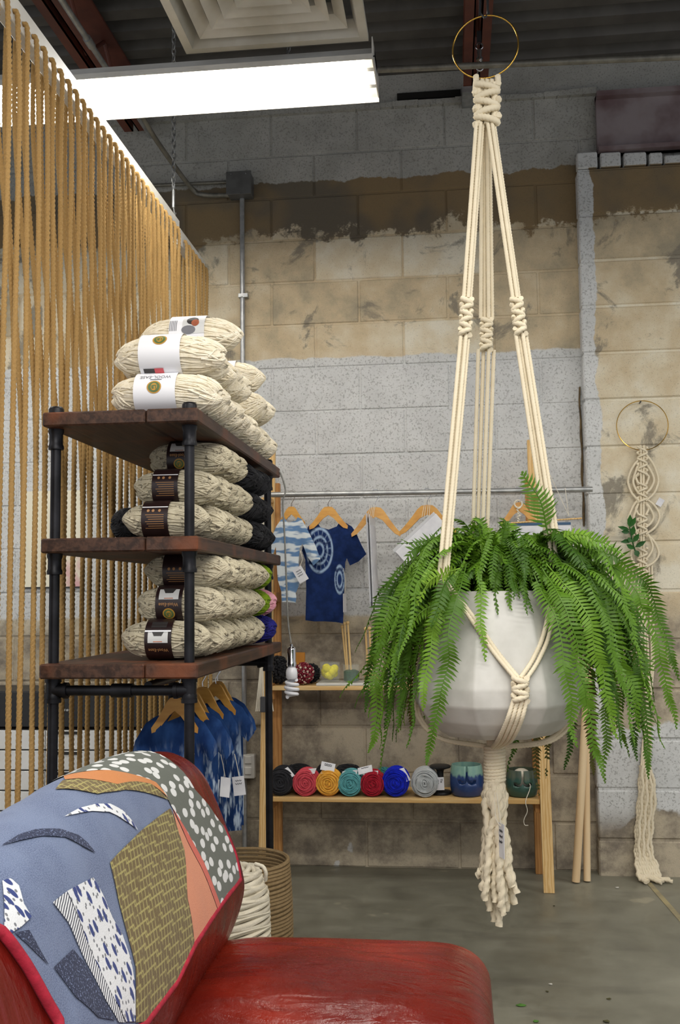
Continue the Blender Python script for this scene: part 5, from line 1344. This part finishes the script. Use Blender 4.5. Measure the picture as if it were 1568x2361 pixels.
bundle(((1106, 284), (1077, 688), (1072, 772), (1020, 1345)), 5, (5, 6, 6), HY-.03, HY-.185, HY-.08)
bundle(((1132, 284), (1190, 688), (1201, 770), (1272, 1235)), 5, (5, 8, 9), HY-.03, HY-.08, HY-.05)
# lower net: two cords each way, front knot, base
def pair(P_, sp=6, nm='cord'):
    for s_ in (-.5, .5):
        ob(nm, MB().rope(smooth([PY(x+s_*sp, y+s_*sp*.4, Y) for x, y, Y in P_], 6), CR, .026, 9, 3, .0027, .26), M_COT, t, True)
pair([(1022, 1340, HY-.185), (1085, 1420, HY-.19), (1140, 1500, HY-.20), (1194, 1566, HY-.232)], 13)
pair([(1272, 1235, HY-.08), (1278, 1350, HY-.10), (1262, 1455, HY-.150), (1236, 1520, HY-.195), (1206, 1566, HY-.232)], 12)
pair([(1020, 1340, HY-.185), (996, 1400, HY-.10), (972, 1520, HY+.02), (960, 1610, HY+.01)], 8)
pair([(1280, 1300, HY-.08), (1300, 1420, HY-.02), (1325, 1540, HY+.03), (1334, 1610, HY+.02)], 8)
m = MB(); sinnet(m, PY(1199, 1562, HY-.236), PY(1200, 1616, HY-.236), 4, .0082, .0135, fill=1); ob('knot', m, M_COT, t, True)
for i, dx in enumerate((-15, -5, 5, 15)):
    ob('cord', MB().rope(smooth([PY(1200+dx, 1612, HY-.236), PY(1186+dx*1.1, 1660, HY-.232), PY(1165+dx, 1704, HY-.165), PY(1143+dx*.5, 1722, HY-.03)], 6), CR, .026, 9, 3, .0027, .26), M_COT, t, True)
pair([(960, 1610, HY+.01), (968, 1655, HY), (1015, 1702, HY-.01), (1130, 1722, HY)], 8)
pair([(1334, 1610, HY+.02), (1318, 1660, HY+.01), (1265, 1708, HY), (1160, 1722, HY)], 8)
# wrap and tassel
wt, wb_ = PY(1140, 1716, HY), PY(1141, 1800, HY)
m = MB(); n_ = 11; sp = []
for i in range(n_*24+1):
    a = 2*PI*i/24; q = i/(n_*24); p = wt.lerp(wb_, q); sp.append(p+V((.0245*math.cos(a), .0245*math.sin(a), .004*math.cos(a))))
m.rope(sp, .0062, .028, 8, 3, .003, .26); ob('gathering_wrap', m, M_COT, t, True)
ob('wrap_core', MB().cyl(wt+V((0, 0, .012)), wb_-V((0, 0, .02)), .021, n=14), M_COT, t, True)
rnd = random.Random(5)
ends = [(1104, 2040), (1126, 2075), (1158, 2080), (1180, 2075), (1140, 2110), (1168, 2130), (1100, 2050), (1112, 2080), (1118, 2105), (1128, 2130), (1138, 2155), (1150, 2165), (1155, 2120), (1165, 2105), (1176, 2110), (1186, 2115), (1190, 2090), (1120, 2050), (1145, 2090), (1172, 2060), (1134, 2030), (1160, 2140)]
for i, (ex, ey) in enumerate(ends):
    q = i/(len(ends)); a = 2*PI*((i*5) % 22)/22; dx = 15*math.cos(a); dY = .018*math.sin(a)
    fx_ = (ex-1145)/48
    P_ = [PY(1141+dx*.8, 1792, HY+dY), PY(1141+dx*1.5+fx_*4, 1850, HY+dY*1.6), PY(1143+fx_*26, 1930, HY+dY*1.8), PY(1143+fx_*34, 2000, HY+dY*1.8), PY(ex, ey-30, HY+dY*1.5)]
    P_ = smooth(P_, 10); P_ = [p+V((.002*math.sin(j*.9+i), .002*math.cos(j*.9+i), 0)) for j, p in enumerate(P_)]
    s_ = ob('tassel_strand', MB().rope(P_, .0108, .05, 8, 2, .006, .42), M_COT, t, True)
    e = P_[-1]; d = V((fx_*.016, 0, -.062)); mm = MB()
    for j in range(7):
        aa = 2*PI*j/7; mm.tube([e+V((.003*math.cos(aa), .003*math.sin(aa), .006)), e+d*.6+V((.010*math.cos(aa), .009*math.sin(aa), 0)), e+d*rnd.uniform(.75, 1.2)+V((.0155*math.cos(aa), .012*math.sin(aa), 0))], [.0042, .0048, .0012], 5)
    ob('frayed_end', mm, M_COT, s_, True)
card(PY(1156, 1938, HY-.055), (.35, -.9, 0), (0, .05, 1), .038, .088, 'white swing tag with dark writing on the macrame tassel', None, 3, [PY(1140, 1815, HY-.03), PY(1141, 1860, HY-.04), PY(1144, 1888, HY-.05), PY(1155, 1905, HY-.055), PY(1152, 1880, HY-.05), PY(1143, 1815, HY-.03)])

# ------------------------------------------------------------------ planter
k = NT('white_stoneware'); co = k.obj(); k.bump(k.noise(co, 40, 4, .6), .06, .003)
k.fin(k.mix(k.mr(k.noise(co, 9, 4), .35, .7), lin('#cbc9c2'), lin('#b9b7af')), .42, 0, .4); M_POT = k.m
rim = PY(1190, 1362, HY-.14).z; wid = PY(1146, 1590, HY-.2).z; low = PY(1146, 1632, HY-.2).z; mid_ = PY(1146, 1668, HY-.16).z; md2 = PY(1146, 1692, HY-.12).z; botz = PY(1146, 1703, HY-.1).z
r0 = 126*HY/F/math.cos(PI/8); r1 = 191*HY/F/math.cos(PI/8)*.965; r2 = 132*HY/F/math.cos(PI/8)*.95
a0 = -PI/2+math.radians(7); 
def ringp(r, z, c=(0, 0)): return [V((AX+r*math.cos(a0+PI/8+i*PI/4), HY+r*math.sin(a0+PI/8+i*PI/4), z)) for i in range(8)]
bm = bmesh.new(); R_ = []
for r, z in ((r1*.60, botz), (r1*.71, md2), (r1*.865, mid_), (r1*.985, low), (r1*.985, wid), (r0, rim), (r0-.012, rim), (r0-.012, rim-.05)): R_.append([bm.verts.new(p) for p in ringp(r, z)])
for a, b in zip(R_, R_[1:]):
    for i in range(8): bm.faces.new((a[i], a[(i+1) % 8], b[(i+1) % 8], b[i]))
bm.faces.new(R_[0][::-1]); bm.faces.new(R_[-1])
bmesh.ops.recalc_face_normals(bm, faces=bm.faces[:])
bmesh.ops.bevel(bm, geom=[e for e in bm.edges if not all(v in R_[7] for v in e.verts)], offset=.010, segments=3, affect='EDGES', profile=.6, clamp_overlap=True)
me = bpy.data.meshes.new('planter'); bm.to_mesh(me); bm.free(); me.materials.append(M_POT)
o = bpy.data.objects.new('faceted_planter', me); COL.objects.link(o); me.polygons.foreach_set('use_smooth', [False]*len(me.polygons))
md = o.modifiers.new('soft', 'BEVEL'); md.width = .010; md.segments = 3; md.limit_method = 'ANGLE'; md.angle_limit = .2
o.modifiers.remove(md)
tag(o, 'large white faceted stoneware planter hanging in macrame', 'planter')
me.polygons.foreach_set('use_smooth', [True]*len(me.polygons))

# ------------------------------------------------------------------ fern
def leafmat(name, a, b, tr=.3):
    k = NT(name); co = k.obj(); rv = k.rnd()
    c_ = k.mix(k.ma('ADD', k.ma('MULTIPLY', rv, .7), k.ma('MULTIPLY', k.noise(co, 12, 2), .3)), lin(a), lin(b))
    k.fin(c_, .45, 0, .35)
    tl = k.n('ShaderNodeBsdfTranslucent'); k.L(c_, tl.inputs[0]); mx = k.n('ShaderNodeMixShader'); mx.inputs[0].default_value = tr
    out = k.t.nodes['Material Output']; k.L(k.b.outputs[0], mx.inputs[1]); k.L(tl.outputs[0], mx.inputs[2]); k.L(mx.outputs[0], out.inputs[0]); return k.m
M_FERN = leafmat('fern_green', '#2f5410', '#6a9427', .3); M_FERNB = leafmat('fern_browned', '#4a5a1c', '#7b5a2c', .2); M_FERNL = leafmat('fern_light', '#5f9022', '#93b83f', .35)
fern = thing('boston_fern', 'lush green fern spilling over the white hanging planter', 'plant', (AX, HY, rim-.03))
ob('soil', MB().lathe([(0, rim-.02), (r0*.88, rim-.03), (r0*.86, rim-.06), (0, rim-.06)][::-1], 24, (AX, HY, 0)), mat('potting_soil', '#241a12', '#35271a', 60, .95, bump=.5), fern)
FR = random.Random(11)
def frond(path, W, M, side=None, droop=.25, step=.0094, seed=0, keep=.95):
    P_ = resample(smooth(path, 8), .012); n = len(P_)
    nv = [noise.noise_vector((seed*1.37, k_*.16, 3.1)) for k_ in range(n)]
    P_ = [p+v_*(.016*min(1, k_/8)) for k_, (p, v_) in enumerate(zip(P_, nv))]; L_ = (n-1)*.012; m = MB()
    m.tube(P_, [.0018*(1-.75*i/n)+.0003 for i in range(n)], 4)
    T0 = (P_[-1]-P_[0])
    h_ = V((T0.x, T0.y, 0)); 
    if side is None: side = V((0, 0, 1)).cross(h_.normalized()) if h_.length > .02 else V((1, 0, 0))
    vs, fs = [], []
    rr = random.Random(seed); cnt = int(L_/step)
    for i in range(cnt):
        q = (i+.5)/cnt
        if q < .06 or rr.random() > keep: continue
        f_ = q*(n-1); j = min(n-2, int(f_)); p = P_[j].lerp(P_[j+1], f_-j); T = (P_[j+1]-P_[max(0, j-1)]).normalized()
        sq = side+nv[j]*.5; S_ = (sq-T*sq.dot(T)).normalized(); N_ = S_.cross(T)
        if N_.z < 0 and abs(N_.z) > .3: N_ = -N_
        ln = W*min(1, (q*5)**.7)*(1-q**2.6)**.8*rr.uniform(.7, 1.12)+.002; wd = step*.46
        for s_ in (-1, 1):
            d = (S_*s_+T*(.28+.25*q)-N_*(droop*rr.uniform(.4, 1.6))).normalized(); e = (T-d*T.dot(d)).normalized()
            nn = d.cross(e); o_ = p+T*(s_*step*.22)
            b = len(vs)
            tip = o_+d*ln-N_*(ln*.12)+T*(ln*.08)
            vs += [o_-e*wd*.7, o_+e*wd*.9, o_+d*ln*.5+e*wd*.85+nn*.001, o_+d*ln*.5-e*wd*.75+nn*.001, tip]
            fs += [(b, b+1, b+2, b+3), (b+3, b+2, b+4)]
    m.add(vs, fs); return ob('frond', m, M, fern)
crown = V((AX+.035, HY, rim-.01))
def auto(az, R, H, Dn, W, M, r0_=.06, seed=0, keep=1.0):
    d = V((math.cos(az), math.sin(az), 0)); p0 = crown+d*r0_
    p = [p0, p0+d*(R*.28)+V((0, 0, H)), p0+d*(R*.72)+V((0, 0, H*.72-Dn*.18)), p0+d*R+V((0, 0, -Dn))]
    s_ = V((-d.y, d.x, 0))+V((0, 0, FR.uniform(-.35, .35)))
    frond(p, W, M, s_, FR.uniform(.1, .4), .0094, seed, keep)
# camera side is -y.  Angles: 0 right, 90 back, 180 left, 270 front
i = 0
def mm_(): return M_FERNL if FR.random() < .22 else M_FERN
for _ in range(74):    # right side
    az = math.radians(FR.uniform(-52, 62)); R = FR.uniform(.16, .36); auto(az, R, FR.uniform(.05, .17), FR.uniform(.05, .42)*(R/.36+.2), FR.uniform(.026, .040), mm_(), seed=i); i += 1
for _ in range(66):    # left side
    az = math.radians(FR.uniform(128, 228)); R = FR.uniform(.16, .36); auto(az, R, FR.uniform(.05, .17), FR.uniform(.05, .42)*(R/.36+.2), FR.uniform(.024, .036), mm_(), seed=i); i += 1
for _ in range(36):    # behind
    az = math.radians(FR.uniform(60, 130)); R = FR.uniform(.12, .34); auto(az, R, FR.uniform(.08, .2), FR.uniform(.0, .4), FR.uniform(.024, .036), mm_(), seed=i); i += 1
for _ in range(52):    # short front and crown growth
    az = math.radians(FR.uniform(215, 325)); R = FR.uniform(.08, .20); auto(az, R, FR.uniform(.05, .16), FR.uniform(-.06, .05), FR.uniform(.018, .028), mm_(), .03, seed=i); i += 1
for _ in range(34):    # upright tips
    az = math.radians(FR.uniform(0, 360)); auto(az, FR.uniform(.06, .26), FR.uniform(.08, .15), FR.uniform(-.17, -.04), FR.uniform(.016, .026), mm_(), .05, seed=i); i += 1
for _ in range(20):    # tall growth at the back of the crown
    az = math.radians(FR.uniform(30, 200)); auto(az, FR.uniform(.08, .24), FR.uniform(.13, .21), FR.uniform(-.16, -.04), FR.uniform(.022, .032), mm_(), .05, seed=i); i += 1
def fp(pts, W, M, side=(1, 0, 0), droop=.2, keep=1.0):
    global i
    frond([PY(*q) for q in pts], W, M, V(side), droop, .0094, 500+i, keep); i += 1
K = HY
# hand-placed fronds read from the photograph
fp([(1262, 1225, K-.10), (1254, 1190, K-.11), (1236, 1140, K-.12), (1208, 1095, K-.12)], .052, M_FERN, (1, .3, .25), .02)
fp([(1075, 1300, K-.14), (1050, 1400, K-.24), (1022, 1560, K-.27), (985, 1770, K-.27)], .034, M_FERN)
fp([(1070, 1300, K-.14), (1020, 1400, K-.22), (990, 1500, K-.25), (975, 1640, K-.25)], .036, M_FERNL)
fp([(1060, 1310, K-.13), (1010, 1380, K-.20), (970, 1420, K-.22), (925, 1480, K-.22)], .036, M_FERNL, (.6, 0, .8))
fp([(1050, 1315, K-.20), (1030, 1345, K-.235), (1010, 1390, K-.25), (1000, 1450, K-.255)], .030, M_FERN)
fp([(1060, 1310, K-.20), (1020, 1325, K-.235), (985, 1355, K-.25), (955, 1400, K-.25)], .028, M_FERNL, (.6, 0, .8))
fp([(1110, 1330, K-.16), (1112, 1390, K-.20), (1114, 1450, K-.22), (1118, 1520, K-.23)], .020, M_FERNL)
fp([(1230, 1320, K-.15), (1280, 1440, K-.24), (1310, 1580, K-.27), (1330, 1720, K-.27)], .036, M_FERN)
fp([(1250, 1310, K-.15), (1310, 1420, K-.24), (1345, 1560, K-.26), (1385, 1800, K-.26)], .036, M_FERN)
fp([(1260, 1300, K-.14), (1340, 1400, K-.22), (1385, 1540, K-.24), (1425, 1700, K-.24)], .037, M_FERNL)
fp([(1270, 1290, K-.12), (1370, 1370, K-.18), (1430, 1500, K-.20), (1480, 1690, K-.20)], .037, M_FERN)
fp([(1270, 1280, K-.10), (1400, 1350, K-.14), (1470, 1490, K-.15), (1500, 1800, K-.15)], .038, M_FERN)
fp([(1270, 1270, K-.06), (1420, 1310, K-.08), (1500, 1440, K-.08), (1555, 1680, K-.08)], .038, M_FERN)
fp([(1280, 1265, K), (1430, 1290, K), (1510, 1400, K+.02), (1560, 1570, K+.02)], .037, M_FERN)
fp([(1280, 1300, K+.02), (1400, 1400, K+.04), (1450, 1560, K+.05), (1470, 1760, K+.05)], .038, M_FERN)
fp([(1260, 1330, K+.06), (1370, 1440, K+.10), (1400, 1600, K+.10), (1395, 1800, K+.10)], .038, M_FERN)
fp([(1260, 1330, K+.08), (1340, 1450, K+.14), (1360, 1620, K+.15), (1365, 1790, K+.15)], .036, M_FERNB, keep=.85)
fp([(1200, 1300, K+.12), (1262, 1500, K+.25), (1268, 1640, K+.26), (1262, 1790, K+.26)], .034, M_FERNB, keep=.8)
fp([(1200, 1300, K+.12), (1240, 1500, K+.27), (1235, 1640, K+.28), (1245, 1830, K+.28)], .034, M_FERNB, keep=.8)
fp([(1180, 1300, K+.12), (1200, 1500, K+.28), (1195, 1660, K+.29), (1175, 1780, K+.29)], .030, M_FERN)
fp([(1240, 1300, K+.12), (1300, 1500, K+.25), (1315, 1640, K+.26), (1300, 1780, K+.26)], .034, M_FERN)
fp([(1060, 1290, K-.10), (950, 1340, K-.14), (890, 1460, K-.15), (855, 1740, K-.15)], .034, M_FERN)
fp([(1060, 1285, K-.06), (940, 1310, K-.08), (880, 1420, K-.08), (845, 1640, K-.08)], .034, M_FERN)
fp([(1060, 1285, K-.02), (960, 1310, K-.02), (915, 1440, K), (895, 1680, K)], .034, M_FERN)
fp([(1050, 1300, K-.08), (980, 1360, K-.12), (935, 1480, K-.13), (920, 1690, K-.13)], .034, M_FERN)
fp([(1060, 1310, K+.04), (985, 1400, K+.08), (960, 1540, K+.10), (950, 1690, K+.10)], .036, M_FERNB, keep=.9)
fp([(1060, 1290, K-.12), (960, 1360, K-.18), (880, 1470, K-.20), (785, 1610, K-.2)], .022, M_FERN, (.6, 0, .8))
fp([(1100, 1270, K-.06), (990, 1250, K-.10), (930, 1290, K-.12), (890, 1360, K-.12)], .034, M_FERN, (.3, .3, .8))
fp([(1280, 1250, K-.12), (1330, 1230, K-.14), (1385, 1250, K-.15), (1440, 1275, K-.15)], .030, M_FERNL, (0, .4, 1))
fp([(1280, 1255, K-.12), (1310, 1235, K-.14), (1345, 1240, K-.15), (1375, 1265, K-.15)], .028, M_FERNL, (0, .4, 1))

# ------------------------------------------------------------------ wall hanging on the pier
WY = DP-.014
hc_ = PY(1481, 981, WY-.006); hr = 56.5*WY/F
t = thing('macrame_wall_hanging', 'cream knotted macrame wall hanging on a brass ring', 'wall hanging', (hc_.x, WY, hc_.z))
ob('brass_ring', MB().tube(torus(hc_, hr, 0, (.05, 1, 0), 56), .002, 6, closed=True), M_BRASS, t, True)
ob('nail', MB().cyl((hc_.x-.004, DP+.002, hc_.z+hr-.006), (hc_.x-.004, WY-.016, hc_.z+hr-.004), .003, n=8), M_BLACKP, t)
wr_ = .0056
def wp_(x, y, d=0.0): return PY(x, y, WY-.008-d)
for (y0_, y1_, n_) in ((1030, 1096, 5), (1112, 1160, 4), (1184, 1236, 4), (1262, 1330, 5)):
    m = MB(); sinnet(m, wp_(1481, y0_, .006), wp_(1481, y1_, .006), n_, wr_, .0165, fill=2); ob('knot', m, M_COT, t, True)
m = MB(); 
for s_ in (-1, 1): m.rope([wp_(1481+s_*3, 1090, .004), wp_(1481+s_*3, 1340, .004), wp_(1484+s_*4, 1500, .004)], wr_, .030, 8, 3, .0034, .26)
ob('core_cord', m, M_COT, t, True)
m = MB()
for s_ in (-1, 1): m.rope(smooth([wp_(1481+s_*3, 1042, .01), wp_(1481+s_*4, 1027, .012), wp_(1481+s_*5, 1040, -.004)], 5), wr_, .022, 8)
ob('ring_wraps', m, M_COT, t, True)
loops = [(-1, 1060, 1108, 1155, 33), (-1, 1070, 1110, 1138, 21), (1, 1048, 1108, 1155, 37), (1, 1070, 1106, 1138, 27), (-1, 1150, 1200, 1245, 32), (-1, 1160, 1196, 1240, 20), (1, 1150, 1190, 1232, 40), (1, 1160, 1192, 1216, 26), (1, 1230, 1275, 1308, 38), (1, 1225, 1260, 1290, 24), (-1, 1240, 1280, 1310, 26), (-1, 1090, 1100, 1118, 15), (1, 1090, 1100, 1118, 15), (-1, 1160, 1172, 1188, 15), (1, 1160, 1172, 1188, 15)]
for s_, a, b, c_, w_ in loops:
    ob('side_loop', MB().rope(smooth([wp_(1481+s_*9, a, .004), wp_(1481+s_*w_*.72, a+(b-a)*.42, .006), wp_(1481+s_*w_, b, .004), wp_(1481+s_*w_*.75, b+(c_-b)*.6, .006), wp_(1481+s_*8, c_, .008)], 6), wr_, .030, 8, 3, .0034, .26), M_COT, t, True)
for i_, (xa, xb) in enumerate(((1496, 1502), (1503, 1506), (1478, 1490), (1486, 1496), (1470, 1484))):
    ob('cord', MB().rope(smooth([wp_(xa, 1300), wp_(xa+3, 1400), wp_(xb, 1550), wp_(1484+i_*4, 1700), wp_(1478+i_*4.5, 1775)], 5), wr_*.9, .030, 8, 3, .0034, .26), M_COT, t, True)
for i_ in range(11):
    x0 = 1477+i_*2.2; xm_ = 1466+i_*3.6; dY = .006*(i_ % 3)
    g = PZ(1482+i_*7.0, 2030+5*math.sin(i_*1.3), .012)
    P_ = smooth([wp_(x0, 1765, dY), wp_(xm_+8, 1830, dY), wp_(xm_+2, 1900, dY), wp_(xm_, 1960, .01+dY), PY(xm_+2+i_*1.2, 1998, WY-.05), PZ(1474+i_*5.0, 2024, .02), V((g.x, g.y, .011))], 7)
    P_ = [p+V((.003*math.sin(j*1.1+i_), 0, 0)) for j, p in enumerate(P_)]
    s_ = ob('tail_strand', MB().rope(P_, .0085, .04, 8, 2, .007, .42), M_COT, t, True)
    e = P_[-1]; mm = MB()
    for j in range(6): mm.tube([e, e+V((.02+.004*j, -.006+.004*j, -.002)), e+V((.034+.003*j, -.012+.006*j, -.006))], [.003, .0035, .0012], 5)
    ob('frayed_end', mm, M_COT, s_, True)
card(PY(1522, 1158, WY-.01), (.8, 0, -.5), (.3, 0, .8), .026, .034, 'small pale tag hanging behind the macrame wall hanging')
# leafy sprig
M_SPR = leafmat('zz_leaf', '#1c4a1c', '#2f6a22', .15)
t = thing('leaf_sprig', 'dark green leafy sprig tucked into the macrame wall hanging', 'plant', PY(1466, 1280, WY-.05))
st0 = [PY(1467, 1278, WY-.04), PY(1460, 1255, WY-.05), PY(1455, 1232, WY-.055), PY(1452, 1215, WY-.055)]
ob('stem', MB().tube(smooth(st0, 5), .003, 6), M_SPR, t, True)
for (bx_, by_), (tx, ty), w_ in (((1452, 1217), (1453, 1186), 7), ((1454, 1215), (1466, 1192), 6), ((1452, 1222), (1424, 1214), 5), ((1452, 1226), (1432, 1226), 6), ((1456, 1236), (1462, 1212), 7), ((1456, 1240), (1450, 1250), 8), ((1460, 1250), (1474, 1230), 6.5), ((1458, 1246), (1430, 1250), 5.5), ((1464, 1262), (1490, 1247), 6), ((1462, 1266), (1444, 1255), 6), ((1465, 1268), (1472, 1284), 7)):
    a, b = PY(bx_, by_, WY-.052), PY(tx, ty, WY-.062); d = b-a; sd = d.cross(V((0, 1, 0))).normalized()*(w_*WY/F); nn = V((0, -.006, 0)); m = MB()
    L_ = [a, a+d*.3+sd*.8+nn*.4, a+d*.6+sd*.85+nn*.4, b, a+d*.6-sd*.85+nn*.4, a+d*.3-sd*.8+nn*.4, a+d*.45-nn*.4]
    m.add(L_, [(0, 1, 6), (1, 2, 6), (2, 3, 6), (3, 4, 6), (4, 5, 6), (5, 0, 6)]); ob('leaf', m, M_SPR, t, True)

# ------------------------------------------------------------------ bits on the floor
def crumb(x, y, r_, col, lb, n_=6, lift=.0):
    c = PZ(x, y, .0); m = MB(); rr = random.Random(int(x)); P_ = [c+V((r_*rr.uniform(.4, 1)*math.cos(a)*1.4, r_*rr.uniform(.4, 1)*math.sin(a), .003+r_*.25*rr.random())) for a in [2*PI*k_/n_ for k_ in range(n_)]]
    m.add(P_+[c+V((0, 0, .002+r_*.3))]+[p+V((0, 0, -.0015)) for p in P_], [(k_, (k_+1) % n_, n_) for k_ in range(n_)]+[(k_, n_+1+k_, n_+1+(k_+1) % n_, (k_+1) % n_) for k_ in range(n_)]); one('floor_scrap', m, col, lb, 'scrap', 'scraps on the concrete floor')
M_S1 = mat('dry_leaf', '#4e4a28', '#3a3a1e', 40, .9); M_S2 = mat('green_leaf_bit', '#4d7a2c', None, 5, .8); M_S3 = mat('paper_bit', '#cfccc2', None, 5, .9)
crumb(1204, 2320, .014, M_S2, 'green fern leaflet on the floor beside the sofa'); crumb(1262, 2288, .006, M_S1, 'tiny dark scrap on the floor right of the sofa'); crumb(1236, 2357, .008, M_S2, 'green bit at the bottom edge near the sofa')
crumb(1398, 2357, .011, M_S1, 'dark leaf scrap at the bottom edge of the floor'); crumb(1404, 2305, .006, M_S1, 'brown crumb on the floor at lower right'); crumb(1270, 2271, .005, M_S3, 'white paper crumb on the floor beyond the sofa'); crumb(1424, 2048, .009, M_S3, 'white paper scrap on the floor near the pier'); crumb(1278, 2090, .005, M_S1, 'brown crumb on the floor before the rack leg')

# snap hook on a black strap by the joist
t = thing('snap_hook', 'chrome snap hook on black strap hanging from the joist', 'hook', PY(1105, 100, 4.0))
a, b = PY(1105, 100, 4.0), PY(1106, 166, 4.0)
ob('strap', MB().box((a.x-.009, 3.998, a.z-.004), (a.x+.009, 4.002, 3.502)), M_BLACKP, t)
m = MB().tube(torus(a+V((0, 0, -.012)), .014, 0, (0, 1, 0), 18), .003, 6, closed=True); m.cyl(a+V((0, 0, -.028)), a+V((0, 0, -.062)), .010, .008, 10); m.cyl(a+V((0, 0, -.062)), a+V((0, 0, -.072)), .014, n=10)
c_ = a+V((0, 0, -.095)); m.tube(smooth([c_+V((.0, 0, .024)), c_+V((.013, 0, .010)), c_+V((.013, 0, -.012)), c_+V((0, 0, -.022)), c_+V((-.012, 0, -.012)), c_+V((-.012, 0, .006))], 4), .0042, 7)
ob('hook_body', m, M_CHROME, t, True)
